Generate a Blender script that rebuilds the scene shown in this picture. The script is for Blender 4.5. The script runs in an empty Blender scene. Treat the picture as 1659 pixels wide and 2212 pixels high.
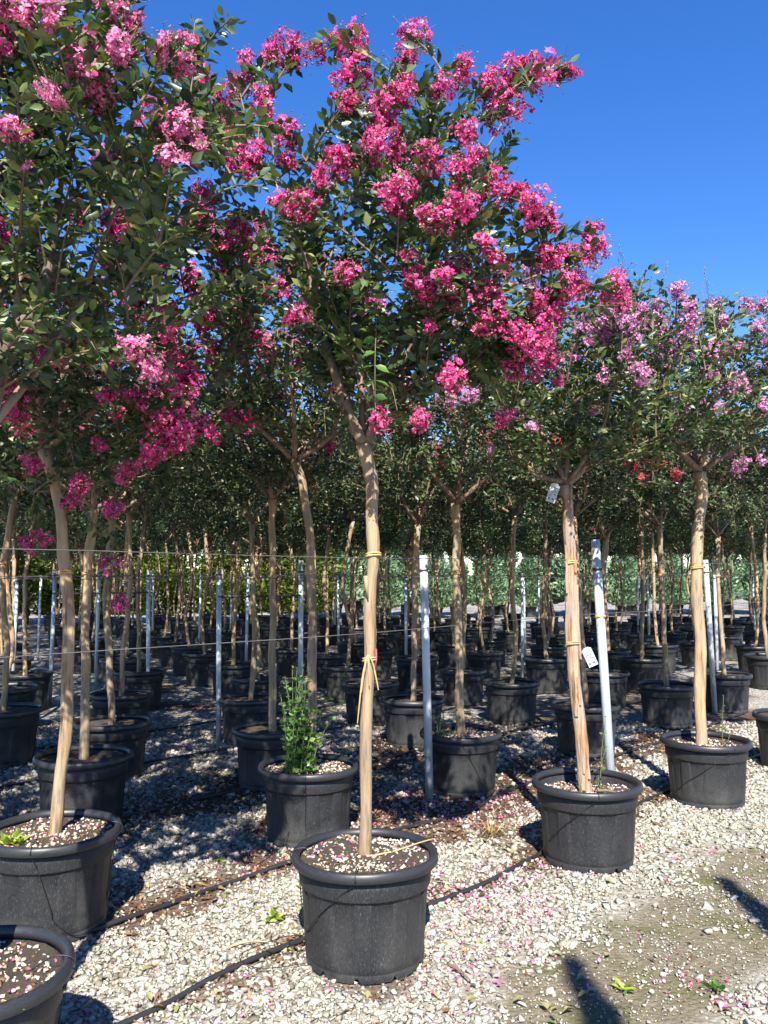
import bpy, math, random
import numpy as np
from mathutils import Vector, Matrix

# ------------------------------------------------------------------ camera, sky, sun, exposure
scene = bpy.context.scene
C = scene.collection
EYE, PITCH = 1.6, math.atan(138 / 1771)
cam_data = bpy.data.cameras.new('camera')
cam_data.sensor_fit = 'HORIZONTAL'
cam_data.sensor_width = 36.0
cam_data.lens = 36.0 * 1771 / 1659
cam_data.clip_start, cam_data.clip_end = 0.05, 2000
cam = bpy.data.objects.new('camera', cam_data)
C.objects.link(cam)
cam.location = (0, 0, EYE)
cam.rotation_euler = (math.pi / 2 + PITCH, 0, 0)
scene.camera = cam

SUN_EL = math.radians(44)
SHADOW_AZ = math.radians(-1.6)          # shadows run away from the camera, a touch to the left
world = bpy.data.worlds.new('World')
scene.world = world
world.use_nodes = True
wn = world.node_tree.nodes
sky = wn.new('ShaderNodeTexSky')
sky.sky_type = 'NISHITA'
sky.sun_disc = False
sky.sun_elevation = SUN_EL
sky.sun_rotation = math.pi + SHADOW_AZ
sky.altitude = 300
sky.air_density = 1.0
sky.dust_density = 0.05
sky.ozone_density = 4.0
hsv = wn.new('ShaderNodeHueSaturation')
hsv.inputs['Hue'].default_value = 0.512
hsv.inputs['Saturation'].default_value = 1.28
hsv.inputs['Value'].default_value = 1.25
world.node_tree.links.new(sky.outputs[0], hsv.inputs['Color'])
world.node_tree.links.new(hsv.outputs[0], wn['Background'].inputs['Color'])
wn['Background'].inputs['Strength'].default_value = 0.078

sun_data = bpy.data.lights.new('sun', 'SUN')
sun_data.energy = 5.0
sun_data.angle = math.radians(0.53)
sun_data.color = (1.0, 0.95, 0.87)
sun = bpy.data.objects.new('sun', sun_data)
C.objects.link(sun)
sdir = Vector((math.sin(SHADOW_AZ) * math.cos(SUN_EL), math.cos(SHADOW_AZ) * math.cos(SUN_EL), -math.sin(SUN_EL)))
sun.rotation_euler = sdir.to_track_quat('-Z', 'Y').to_euler()
sun.location = (0, -20, 20)

vs = scene.view_settings
vs.view_transform, vs.look = 'Standard', 'None'
vs.exposure, vs.gamma = 1.38, 1.0
vs.use_curve_mapping = False
scene.cycles.max_bounces = 4
scene.cycles.diffuse_bounces = 2
scene.cycles.glossy_bounces = 2
scene.cycles.transmission_bounces = 4
scene.cycles.use_denoising = True
scene.cycles.use_adaptive_sampling = True
scene.cycles.adaptive_threshold = 0.025
scene.cycles.caustics_reflective = False
scene.cycles.caustics_refractive = False

rng = np.random.default_rng(11)
random.seed(11)
S2 = math.sqrt(0.5)
ROW, ROWN = np.array([S2, S2, 0]), np.array([-S2, S2, 0])   # the planted rows run at 45 degrees


def lat(n, t):
    return (S2 * (t - n), S2 * (t + n))


# ------------------------------------------------------------------ materials
def mat(name):
    m = bpy.data.materials.new(name)
    m.use_nodes = True
    nt = m.node_tree
    return m, nt.nodes, nt.links, nt.nodes['Principled BSDF']


def ramp(n, stops):
    r = n.new('ShaderNodeValToRGB')
    e = r.color_ramp.elements
    while len(e) < len(stops):
        e.new(0.5)
    for i, (p, c) in enumerate(stops):
        e[i].position = p
        e[i].color = (*c, 1)
    return r


def noise(n, l, scale, detail=4, vec=None, rough=0.6):
    t = n.new('ShaderNodeTexNoise')
    t.inputs['Scale'].default_value = scale
    t.inputs['Detail'].default_value = detail
    t.inputs['Roughness'].default_value = rough
    if vec is not None:
        l.new(vec, t.inputs['Vector'])
    return t


def mapped(n, l, scale):
    tc = n.new('ShaderNodeTexCoord')
    mp = n.new('ShaderNodeMapping')
    mp.inputs['Scale'].default_value = scale
    l.new(tc.outputs['Object'], mp.inputs['Vector'])
    return mp.outputs[0]


def bump(n, l, b, height, strength=0.4, dist=0.01):
    bp = n.new('ShaderNodeBump')
    bp.inputs['Strength'].default_value = strength
    bp.inputs['Distance'].default_value = dist
    l.new(height, bp.inputs['Height'])
    l.new(bp.outputs[0], b.inputs['Normal'])


def mixc(n, l, fac, a, b, blend='MIX'):
    m = n.new('ShaderNodeMix')
    m.data_type = 'RGBA'
    m.blend_type = blend
    for sock, v in ((m.inputs[0], fac), (m.inputs[6], a), (m.inputs[7], b)):
        if hasattr(v, 'links'):
            l.new(v, sock)
        else:
            sock.default_value = v if isinstance(v, float) else (*v, 1)
    return m.outputs[2]


def island(n):
    return n.new('ShaderNodeNewGeometry').outputs['Random Per Island']


def objrand(n):
    return n.new('ShaderNodeObjectInfo').outputs['Random']


def thin_leaf(name, stops, rough=0.42, trans=0.25, tint=(1.2, 1.3, 0.5), per_object=False, spec=0.5):
    m, n, l, b = mat(name)
    r = ramp(n, stops)
    isl = island(n)
    if per_object:
        add = n.new('ShaderNodeMath')
        add.operation = 'ADD'
        fr = n.new('ShaderNodeMath')
        fr.operation = 'FRACT'
        l.new(isl, add.inputs[0])
        l.new(objrand(n), add.inputs[1])
        l.new(add.outputs[0], fr.inputs[0])
        isl = fr.outputs[0]
    l.new(isl, r.inputs[0])
    col = r.outputs[0]
    l.new(col, b.inputs['Base Color'])
    b.inputs['Roughness'].default_value = rough
    b.inputs['Specular IOR Level'].default_value = spec
    tr = n.new('ShaderNodeBsdfTranslucent')
    l.new(mixc(n, l, 1.0, col, tint, 'MULTIPLY'), tr.inputs['Color'])
    mx = n.new('ShaderNodeMixShader')
    mx.inputs[0].default_value = trans
    out = n['Material Output']
    l.new(b.outputs[0], mx.inputs[1])
    l.new(tr.outputs[0], mx.inputs[2])
    l.new(mx.outputs[0], out.inputs['Surface'])
    return m


def flat(name, col, rough=0.6, var=0.0, metal=0.0, isl=False):
    m, n, l, b = mat(name)
    b.inputs['Roughness'].default_value = rough
    b.inputs['Metallic'].default_value = metal
    t = noise(n, l, 35, 4)
    r = ramp(n, [(0.3, tuple(c * (1 - var) for c in col)), (0.7, tuple(min(1, c * (1 + var)) for c in col))])
    l.new(island(n) if isl else t.outputs['Fac'], r.inputs[0])
    l.new(r.outputs[0], b.inputs['Base Color'])
    return m


M = {}
GREEN = [(0.0, (0.022, 0.043, 0.018)), (0.3, (0.043, 0.080, 0.030)), (0.6, (0.070, 0.116, 0.040)), (0.88, (0.115, 0.165, 0.055)), (1.0, (0.25, 0.26, 0.08))]
M['leaf'] = thin_leaf('crape_leaf', GREEN, 0.42, 0.24, per_object=True, spec=0.6)
M['leaf_far_shaded'] = thin_leaf('crape_leaf_far_shaded', [(0.0, (0.020, 0.040, 0.016)), (0.5, (0.042, 0.076, 0.028)), (0.9, (0.080, 0.120, 0.042)), (1.0, (0.20, 0.20, 0.08))], 0.42, 0.15)  # same leaf, darkened: shade from the front rows put into its colour
M['leaf_bright'] = thin_leaf('young_leaf', [(0.0, (0.045, 0.11, 0.02)), (0.6, (0.08, 0.18, 0.03)), (1.0, (0.15, 0.25, 0.05))], 0.35, 0.3)
M['leaf_lime'] = thin_leaf('lime_hedge_leaf', [(0.0, (0.05, 0.09, 0.015)), (0.5, (0.12, 0.18, 0.03)), (1.0, (0.25, 0.28, 0.055))], 0.5, 0.35)
M['needle'] = thin_leaf('conifer_needle', [(0.0, (0.07, 0.14, 0.075)), (0.5, (0.15, 0.25, 0.14)), (1.0, (0.26, 0.36, 0.22))], 0.6, 0.15)
M['cypress'] = thin_leaf('cypress_needle', [(0.0, (0.02, 0.05, 0.02)), (1.0, (0.05, 0.09, 0.03))], 0.6, 0.1)
PT = (1.1, 0.9, 1.0)
M['hot'] = thin_leaf('hot_pink_petal', [(0.0, (0.42, 0.018, 0.13)), (0.35, (0.62, 0.040, 0.21)), (0.7, (0.70, 0.085, 0.29)), (0.9, (0.74, 0.19, 0.38)), (1.0, (0.78, 0.36, 0.50))], 0.6, 0.3, PT, True, 0.2)
M['deep'] = thin_leaf('deep_pink_petal', [(0.0, (0.38, 0.015, 0.10)), (0.5, (0.58, 0.038, 0.18)), (0.85, (0.66, 0.09, 0.26)), (1.0, (0.72, 0.28, 0.41))], 0.6, 0.3, PT, True, 0.2)
M['light'] = thin_leaf('light_pink_petal', [(0.0, (0.60, 0.08, 0.26)), (0.5, (0.70, 0.17, 0.36)), (1.0, (0.78, 0.36, 0.50))], 0.6, 0.3, PT, True, 0.2)
M['lilac'] = thin_leaf('lilac_petal', [(0.0, (0.48, 0.15, 0.36)), (0.5, (0.60, 0.25, 0.46)), (1.0, (0.70, 0.40, 0.58))], 0.6, 0.3, PT, True, 0.2)
M['coral'] = thin_leaf('coral_petal', [(0.0, (0.42, 0.02, 0.06)), (0.5, (0.60, 0.06, 0.10)), (1.0, (0.72, 0.2, 0.22))], 0.6, 0.3, PT, True, 0.2)
M['stamen'] = flat('yellow_stamen', (0.75, 0.42, 0.04), 0.6, 0.2)
M['bud'] = flat('flower_bud', (0.20, 0.15, 0.06), 0.5, 0.6, isl=True)
M['green_stem'] = flat('green_stem', (0.10, 0.13, 0.05), 0.6, 0.3)
M['twig'] = flat('twig_bark', (0.16, 0.12, 0.075), 0.8, 0.35)


def bark(name, a, b_, c, grey, zs=1.6):
    m, n, l, b = mat(name)
    v = mapped(n, l, (16, 16, zs))
    t1 = noise(n, l, 2.0, 6, v)
    r1 = ramp(n, [(0.36, c), (0.45, b_), (0.55, a), (0.78, tuple(min(1, q * 1.22) for q in a))])
    l.new(t1.outputs['Fac'], r1.inputs[0])
    t2 = noise(n, l, 3.2, 3, mapped(n, l, (3, 3, 1.3)))
    r2 = ramp(n, [(0.5, (0, 0, 0)), (0.66, (1, 1, 1))])
    l.new(t2.outputs['Fac'], r2.inputs[0])
    sc = n.new('ShaderNodeMath')
    sc.operation = 'MULTIPLY'
    l.new(r2.outputs[0], sc.inputs[0])
    sc.inputs[1].default_value = 0.7
    col = mixc(n, l, sc.outputs[0], r1.outputs[0], grey)
    oi = objrand(n)
    rr = ramp(n, [(0.0, (0.72, 0.72, 0.74)), (1.0, (1.1, 1.05, 1.0))])
    l.new(oi, rr.inputs[0])
    l.new(mixc(n, l, 1.0, col, rr.outputs[0], 'MULTIPLY'), b.inputs['Base Color'])
    b.inputs['Roughness'].default_value = 0.75
    t3 = noise(n, l, 6.0, 6, mapped(n, l, (14, 14, 1.4)))
    bump(n, l, b, t3.outputs['Fac'], 0.9, 0.006 if zs > 1.2 else 0.014)
    return m


M['bark'] = bark('smooth_bark', (0.39, 0.285, 0.168), (0.30, 0.21, 0.115), (0.125, 0.085, 0.048), (0.23, 0.20, 0.16))
M['bark_rough'] = bark('peeling_bark', (0.42, 0.32, 0.22), (0.34, 0.20, 0.10), (0.12, 0.062, 0.03), (0.31, 0.27, 0.235), 1.0)
M['bark_limb'] = bark('limb_bark', (0.24, 0.175, 0.115), (0.17, 0.12, 0.08), (0.09, 0.062, 0.042), (0.24, 0.205, 0.17))


def pot_plastic():
    m, n, l, b = mat('black_pot_plastic')
    t = noise(n, l, 3.0, 5, mapped(n, l, (90, 90, 26)), 0.7)
    r = ramp(n, [(0.40, (0.014, 0.0148, 0.0165)), (0.55, (0.024, 0.025, 0.0275)), (0.63, (0.046, 0.047, 0.049)), (0.72, (0.19, 0.185, 0.17))])
    l.new(t.outputs['Fac'], r.inputs[0])
    big = noise(n, l, 2.4, 4, mapped(n, l, (2, 2, 1.4)))
    dust = ramp(n, [(0.42, (0, 0, 0)), (0.75, (1, 1, 1))])
    l.new(big.outputs['Fac'], dust.inputs[0])
    # splashed limestone dust sits on the lowest third of the wall
    tc = n.new('ShaderNodeTexCoord')
    sx = n.new('ShaderNodeSeparateXYZ')
    l.new(tc.outputs['Object'], sx.inputs[0])
    low = n.new('ShaderNodeMapRange')
    low.inputs['From Min'].default_value = 0.30
    low.inputs['From Max'].default_value = 0.02
    low.inputs['To Min'].default_value = 0.12
    low.inputs['To Max'].default_value = 1.0
    l.new(sx.outputs['Z'], low.inputs['Value'])
    mu = n.new('ShaderNodeMath')
    mu.operation = 'MULTIPLY'
    l.new(dust.outputs[0], mu.inputs[0])
    l.new(low.outputs[0], mu.inputs[1])
    ob = n.new('ShaderNodeMath')
    ob.operation = 'MULTIPLY'
    l.new(mu.outputs[0], ob.inputs[0])
    l.new(objrand(n), ob.inputs[1])
    l.new(mixc(n, l, ob.outputs[0], r.outputs[0], (0.13, 0.125, 0.11)), b.inputs['Base Color'])
    b.inputs['Roughness'].default_value = 0.50
    b.inputs['Specular IOR Level'].default_value = 0.32
    t2 = noise(n, l, 220, 3)
    bump(n, l, b, t2.outputs['Fac'], 0.12, 0.002)
    return m


M['pot'] = pot_plastic()
m, n, l, b = mat('black_rim_plastic')
t = noise(n, l, 40, 5)
r = ramp(n, [(0.4, (0.015, 0.016, 0.018)), (0.65, (0.030, 0.031, 0.034)), (0.78, (0.11, 0.11, 0.10))])
l.new(t.outputs['Fac'], r.inputs[0])
l.new(r.outputs[0], b.inputs['Base Color'])
b.inputs['Roughness'].default_value = 0.43
M['rim'] = m
m, n, l, b = mat('potting_soil')
t = noise(n, l, 60, 6)
r = ramp(n, [(0.3, (0.018, 0.013, 0.009)), (0.55, (0.060, 0.043, 0.028)), (0.75, (0.12, 0.09, 0.055))])
l.new(t.outputs['Fac'], r.inputs[0])
l.new(r.outputs[0], b.inputs['Base Color'])
b.inputs['Roughness'].default_value = 0.95
bump(n, l, b, t.outputs['Fac'], 0.8, 0.01)
M['soil'] = m


def stone_mat(name, stops):
    m, n, l, b = mat(name)
    r = ramp(n, stops)
    l.new(island(n), r.inputs[0])
    t = noise(n, l, 120, 4)
    rr = ramp(n, [(0.3, (0.72, 0.70, 0.66)), (0.65, (1, 1, 1))])
    l.new(t.outputs['Fac'], rr.inputs[0])
    l.new(mixc(n, l, 1.0, r.outputs[0], rr.outputs[0], 'MULTIPLY'), b.inputs['Base Color'])
    b.inputs['Roughness'].default_value = 0.9
    b.inputs['Specular IOR Level'].default_value = 0.2
    return m


M['stone'] = stone_mat('limestone_chip', [(0.0, (0.15, 0.125, 0.095)), (0.14, (0.27, 0.245, 0.20)), (0.45, (0.37, 0.345, 0.29)), (0.8, (0.46, 0.435, 0.375)), (0.92, (0.52, 0.50, 0.45)), (1.0, (0.30, 0.22, 0.15))])
M['chip'] = stone_mat('soil_topping_chip', [(0.0, (0.10, 0.06, 0.035)), (0.25, (0.24, 0.15, 0.09)), (0.45, (0.40, 0.30, 0.21)), (0.7, (0.56, 0.50, 0.42)), (1.0, (0.68, 0.65, 0.58))])
M['litter'] = stone_mat('brown_litter', [(0.0, (0.045, 0.024, 0.014)), (0.4, (0.10, 0.048, 0.025)), (0.75, (0.19, 0.10, 0.05)), (1.0, (0.32, 0.21, 0.11))])
M['petal'] = thin_leaf('fallen_petal', [(0.0, (0.42, 0.05, 0.17)), (0.4, (0.62, 0.14, 0.31)), (0.8, (0.66, 0.34, 0.46)), (1.0, (0.55, 0.40, 0.44))], 0.7, 0.2, PT)
M['fallen'] = thin_leaf('fallen_leaf', [(0.0, (0.07, 0.10, 0.03)), (0.35, (0.16, 0.19, 0.06)), (0.65, (0.30, 0.26, 0.11)), (0.85, (0.28, 0.13, 0.05)), (1.0, (0.42, 0.40, 0.25))], 0.6, 0.15)
m, n, l, b = mat('galvanised_steel')
t = noise(n, l, 26, 4)
r = ramp(n, [(0.35, (0.42, 0.47, 0.50)), (0.65, (0.56, 0.61, 0.64))])
l.new(t.outputs['Fac'], r.inputs[0])
l.new(r.outputs[0], b.inputs['Base Color'])
b.inputs['Metallic'].default_value = 0.35
b.inputs['Roughness'].default_value = 0.5
M['steel'] = m
M['wire'] = flat('wire', (0.16, 0.15, 0.14), 0.5, 0.3, 0.5)
M['hose'] = flat('black_hose', (0.022, 0.022, 0.023), 0.5, 0.5)
M['tube'] = flat('drip_tube_black', (0.012, 0.012, 0.013), 0.45, 0.2)
M['raffia'] = flat('raffia', (0.55, 0.33, 0.12), 0.6, 0.3)
M['raffia_pale'] = flat('pale_raffia', (0.40, 0.285, 0.14), 0.6, 0.3)
M['red'] = flat('red_ribbon', (0.60, 0.06, 0.05), 0.5, 0.1)
M['tag'] = flat('white_tag', (0.46, 0.46, 0.45), 0.5, 0.08)
M['print'] = flat('tag_print', (0.16, 0.16, 0.17), 0.6, 0.2)
M['bar'] = flat('dark_bar', (0.05, 0.045, 0.04), 0.6, 0.3)
M['straw'] = flat('dry_straw', (0.42, 0.31, 0.13), 0.8, 0.3, isl=True)


def ground_mat():
    m, n, l, b = mat('gravel_ground')
    tc = n.new('ShaderNodeTexCoord')
    P = tc.outputs['Object']
    vo = n.new('ShaderNodeTexVoronoi')
    vo.inputs['Scale'].default_value = 48
    l.new(P, vo.inputs['Vector'])
    bw = n.new('ShaderNodeRGBToBW')
    l.new(vo.outputs['Color'], bw.inputs[0])
    cell = ramp(n, [(0.0, (0.18, 0.16, 0.135)), (0.35, (0.33, 0.31, 0.275)), (1.0, (0.48, 0.465, 0.42))])
    l.new(bw.outputs[0], cell.inputs[0])
    gap = ramp(n, [(0.0, (1, 1, 1)), (0.45, (1, 1, 1)), (0.75, (0.25, 0.22, 0.18))])
    l.new(vo.outputs['Distance'], gap.inputs[0])
    grav = mixc(n, l, 1.0, cell.outputs[0], gap.outputs[0], 'MULTIPLY')
    # brown peat and rotting petals lying in drifts
    nz = noise(n, l, 1.1, 6, P)
    dr = ramp(n, [(0.50, (0, 0, 0)), (0.64, (1, 1, 1))])
    l.new(nz.outputs['Fac'], dr.inputs[0])
    fine = noise(n, l, 30, 6, P)
    br = ramp(n, [(0.3, (0.030, 0.018, 0.011)), (0.55, (0.085, 0.048, 0.028)), (0.75, (0.20, 0.13, 0.085))])
    l.new(fine.outputs['Fac'], br.inputs[0])
    c1 = mixc(n, l, dr.outputs[0], grav, br.outputs[0])
    at = n.new('ShaderNodeAttribute')
    at.attribute_name = 'near'
    dirt = ramp(n, [(0.3, (0.15, 0.13, 0.10)), (0.5, (0.26, 0.24, 0.20)), (0.7, (0.36, 0.34, 0.30))])
    l.new(fine.outputs['Fac'], dirt.inputs[0])
    c2 = mixc(n, l, at.outputs['Fac'], c1, dirt.outputs[0])
    lt = n.new('ShaderNodeAttribute')
    lt.attribute_name = 'peat'
    c2 = mixc(n, l, lt.outputs['Fac'], c2, br.outputs[0])
    # bare compacted earth with an olive film of moss
    ba = n.new('ShaderNodeAttribute')
    ba.attribute_name = 'bare'
    f2 = noise(n, l, 16, 9, P, 0.78)
    earth = ramp(n, [(0.30, (0.085, 0.072, 0.045)), (0.46, (0.14, 0.12, 0.08)), (0.6, (0.18, 0.155, 0.11)), (0.75, (0.27, 0.245, 0.19))])
    l.new(f2.outputs['Fac'], earth.inputs[0])
    mo = noise(n, l, 3.2, 5, P)
    mr = ramp(n, [(0.48, (0, 0, 0)), (0.66, (0.8, 0.8, 0.8))])
    l.new(mo.outputs['Fac'], mr.inputs[0])
    e2 = mixc(n, l, mr.outputs[0], earth.outputs[0], (0.085, 0.090, 0.028))
    c3 = mixc(n, l, ba.outputs['Fac'], c2, e2)
    l.new(c3, b.inputs['Base Color'])
    b.inputs['Roughness'].default_value = 0.95
    b.inputs['Specular IOR Level'].default_value = 0.15
    inv = n.new('ShaderNodeMath')
    inv.operation = 'SUBTRACT'
    inv.inputs[0].default_value = 1.0
    l.new(vo.outputs['Distance'], inv.inputs[1])
    hm = n.new('ShaderNodeMath')
    hm.operation = 'ADD'
    l.new(inv.outputs[0], hm.inputs[0])
    l.new(fine.outputs['Fac'], hm.inputs[1])
    bump(n, l, b, hm.outputs[0], 0.55, 0.012)
    return m


M['ground'] = ground_mat()

# ------------------------------------------------------------------ mesh helpers
def mesh(name, V, F, mats, mi=None, smooth=False):
    """V (n,3); F (m,3|4) array or list of faces."""
    me = bpy.data.meshes.new(name)
    V = np.asarray(V, dtype=np.float32)
    if isinstance(F, np.ndarray):
        k = F.shape[1]
        me.vertices.add(len(V))
        me.vertices.foreach_set('co', V.ravel())
        me.loops.add(F.size)
        me.loops.foreach_set('vertex_index', F.astype(np.int32).ravel())
        me.polygons.add(len(F))
        me.polygons.foreach_set('loop_start', np.arange(0, F.size, k, dtype=np.int32))
        me.update(calc_edges=True)
    else:
        me.from_pydata(V.tolist(), [], F)
    for x in (mats if isinstance(mats, (list, tuple)) else [mats]):
        me.materials.append(x)
    nf = len(me.polygons)
    if mi is not None:
        me.polygons.foreach_set('material_index', np.asarray(mi, dtype=np.int32))
    if smooth:
        me.polygons.foreach_set('use_smooth', np.ones(nf, dtype=bool))
    me.update()
    return me


def link(name, data, parent=None, loc=None, rot=None, scale=None):
    o = bpy.data.objects.new(name, data)
    C.objects.link(o)
    if parent is not None:
        o.parent = parent
    if loc is not None:
        o.location = loc
    if rot is not None:
        o.rotation_euler = rot
    if scale is not None:
        o.scale = scale
    return o


def tag(o, label, cat, group=None):
    o['label'], o['category'] = label, cat
    if group:
        o['group'] = group
    return o


class Geo:
    def __init__(self):
        self.V, self.F, self.mi, self.n = [], [], [], 0

    def add(self, V, F, m=0):
        V = np.asarray(V, dtype=float)
        F = np.asarray(F, dtype=int)
        if F.shape[1] == 4:
            F = np.concatenate([F[:, [0, 1, 2]], F[:, [0, 2, 3]]])
        self.V.append(V)
        self.F.append(F + self.n)
        self.mi.append(np.full(len(F), m))
        self.n += len(V)

    def mesh(self, name, mats, smooth=False):
        return mesh(name, np.concatenate(self.V), np.concatenate(self.F), mats, np.concatenate(self.mi), smooth)


def spline(pts, n):
    """Catmull-Rom through pts, n samples."""
    P = np.asarray(pts, dtype=float)
    P = np.vstack([2 * P[0] - P[1], P, 2 * P[-1] - P[-2]])
    k = len(P) - 3
    out = []
    for s in np.linspace(0, k - 1e-6, n):
        i = int(s)
        u = s - i
        a, b_, c, d = P[i], P[i + 1], P[i + 2], P[i + 3]
        out.append(0.5 * (2 * b_ + (c - a) * u + (2 * a - 5 * b_ + 4 * c - d) * u * u + (3 * b_ - a - 3 * c + d) * u ** 3))
    return np.array(out)


def tube(path, rad, sides=6, wob=0.0, cap=True):
    P = np.asarray(path, dtype=float)
    R = np.broadcast_to(np.asarray(rad, dtype=float), (len(P),))
    T = np.gradient(P, axis=0)
    T /= np.linalg.norm(T, axis=1)[:, None] + 1e-9
    ref = np.array([1.0, 0, 0]) if abs(T[0][0]) < 0.8 else np.array([0, 1.0, 0])
    V = []
    ang = np.linspace(0, 2 * math.pi, sides, endpoint=False)
    ph = rng.uniform(0, 6.28, 3)
    for i in range(len(P)):
        u = ref - T[i] * ref.dot(T[i])
        u /= np.linalg.norm(u)
        ref = u
        w = np.cross(T[i], u)
        rr = R[i] * (1 + wob * (np.sin(2 * ang + ph[0] + i * 0.21) * 0.6 + np.sin(3 * ang + ph[1] - i * 0.13) * 0.4 + 0.5 * np.sin(i * 0.9 + ph[2])))
        V.append(P[i] + rr[:, None] * (np.cos(ang)[:, None] * u + np.sin(ang)[:, None] * w))
    V = np.concatenate(V)
    F = []
    for i in range(len(P) - 1):
        for j in range(sides):
            k = (j + 1) % sides
            F.append((i * sides + j, i * sides + k, (i + 1) * sides + k, (i + 1) * sides + j))
    F = np.array(F)
    if cap:
        n0 = len(V)
        V = np.vstack([V, P[0], P[-1]])
        e = (len(P) - 1) * sides
        caps = [(n0, (j + 1) % sides, j, n0) for j in range(sides)] + [(n0 + 1, e + j, e + (j + 1) % sides, n0 + 1) for j in range(sides)]
        tri = np.concatenate([F[:, [0, 1, 2]], F[:, [0, 2, 3]], np.array(caps)[:, :3]])
        return V, tri
    return V, np.concatenate([F[:, [0, 1, 2]], F[:, [0, 2, 3]]])


def tube_mesh(name, path, rad, mt, sides=6, wob=0.0, smooth=True):
    V, F = tube(path, rad, sides, wob)
    return mesh(name, V, F, mt, None, smooth)


LEAF_V = np.array([(0, 0, 0), (.21, .26, .035), (.25, .58, .05), (0, 1, -.12), (-.25, .58, .05), (-.21, .26, .035), (0, .46, -.02)])
LEAF_F = np.array([(0, 1, 6), (1, 2, 6), (2, 3, 6), (3, 4, 6), (4, 5, 6), (5, 0, 6)])
KITE_V = np.array([(0, 0, 0), (.33, .48, .06), (0, 1, -.07), (-.33, .48, .06)])
KITE_F = np.array([(0, 1, 2), (0, 2, 3)])
ROUND_V = LEAF_V * np.array([1.45, 1, 1])


def place_many(TV, TF, pos, X, Y, Z, sc):
    """copies of a template with bases X,Y,Z (n,3) and scale sc (n,)"""
    n, k = len(pos), len(TV)
    A = TV[None, :, :] * sc[:, None, None]
    V = pos[:, None, :] + A[:, :, 0:1] * X[:, None, :] + A[:, :, 1:2] * Y[:, None, :] + A[:, :, 2:3] * Z[:, None, :]
    F = TF[None, :, :] + (np.arange(n) * k)[:, None, None]
    return V.reshape(-1, 3), F.reshape(-1, TF.shape[1])


def unit(a):
    return a / (np.linalg.norm(a, axis=-1, keepdims=True) + 1e-9)


def leaf_frames(Y, up_bias=0.7):
    n = len(Y)
    Z = unit(rng.normal(0, 1, (n, 3)) * 0.62 + np.array([0, -0.15, 1]) * up_bias)
    Y = unit(Y)
    X = unit(np.cross(Y, Z))
    Z = np.cross(X, Y)
    return X, Y, Z


# ------------------------------------------------------------------ shared part meshes: pots, soil, blossoms
def pot_meshes():
    seg = 144
    th = np.linspace(0, 2 * math.pi, seg, endpoint=False)
    sq = np.clip(np.cos(th * 10) * 5.0, -1, 1) * 0.5 + 0.5           # raised panels between recessed ones
    rows = [(0.0, .2475, 0), (.026, .2505, 0), (.030, .2485, 0), (.034, .2485, 0), (.038, .2515, 0), (.062, .253, .25), (.11, .256, .5),
            (.17, .2600, .75), (.24, .2645, .95), (.290, .2675, 1), (.304, .2685, 1), (.3145, .269, .7), (.3155, .2765, 0), (.322, .2785, 0),
            (.36, .280, 0), (.402, .282, 0)]
    V = []
    for z, r0, d in rows:
        rr = r0 - 0.0135 * d * (1 - sq)
        zz = np.full(seg, z)
        if z == 0.0:
            zz = np.where(np.cos(th * 10 + 0.9) > 0.93, 0.019, 0.0)   # drainage notches
        if 0.29 < z < 0.3155:
            zz = zz + 0.010 * (sq - 1) * (0.3145 - z) / 0.0245
        V.append(np.stack([rr * np.cos(th), rr * np.sin(th), zz], 1))
    inner = [(.402, .276), (.25, .258), (.10, .247), (.03, .243)]
    for z, r0 in inner:
        V.append(np.stack([r0 * np.cos(th), r0 * np.sin(th), np.full(seg, z)], 1))
    k = len(rows) + len(inner)
    F = []
    for i in range(k - 1):
        for j in range(seg):
            q = (j + 1) % seg
            F.append((i * seg + j, i * seg + q, (i + 1) * seg + q, (i + 1) * seg + j))
    V = np.concatenate(V)
    F.append(tuple((k - 1) * seg + j for j in range(seg)))
    body = mesh('pot', V, F, M['pot'], None, True)
    prof = [(.2835, .404), (.294, .397), (.305, .396), (.310, .401), (.311, .416), (.308, .430), (.301, .438), (.293, .439), (.284, .434), (.2775, .422), (.276, .400)]
    seg = 72
    th = np.linspace(0, 2 * math.pi, seg, endpoint=False)
    wave = 1 + 0.004 * np.sin(th * 2 + 1) + 0.002 * np.sin(th * 5)
    V = np.concatenate([np.stack([r0 * wave * np.cos(th), r0 * wave * np.sin(th), np.full(seg, z) + 0.0015 * np.sin(th * 3)], 1) for z, r0 in [(z, r) for r, z in prof]])
    F = []
    k = len(prof)
    for i in range(k):
        for j in range(seg):
            q = (j + 1) % seg
            a = (i + 1) % k
            F.append((i * seg + j, i * seg + q, a * seg + q, a * seg + j))
    rim = mesh('rim', V, np.array(F), M['rim'], None, True)
    return body, rim


POT, RIM = pot_meshes()


def stone_templates(k, flat_=0.65):
    out = []
    base = np.array([(-1, -1, -1), (1, -1, -1), (1, 1, -1), (-1, 1, -1), (-1, -1, 1), (1, -1, 1), (1, 1, 1), (-1, 1, 1)], float) * 0.5
    F = np.array([(0, 2, 1), (0, 3, 2), (4, 5, 6), (4, 6, 7), (0, 1, 5), (0, 5, 4), (1, 2, 6), (1, 6, 5), (2, 3, 7), (2, 7, 6), (3, 0, 4), (3, 4, 7)])
    for i in range(k):
        v = base * (1 + rng.uniform(-.42, .18, (8, 1))) + rng.uniform(-.14, .14, (8, 3))
        v *= np.array([rng.uniform(.95, 1.3), rng.uniform(.7, .95), flat_ * rng.uniform(.7, 1.1)])
        out.append(v)
    return out, F


STONES, STONE_F = stone_templates(10)


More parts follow.
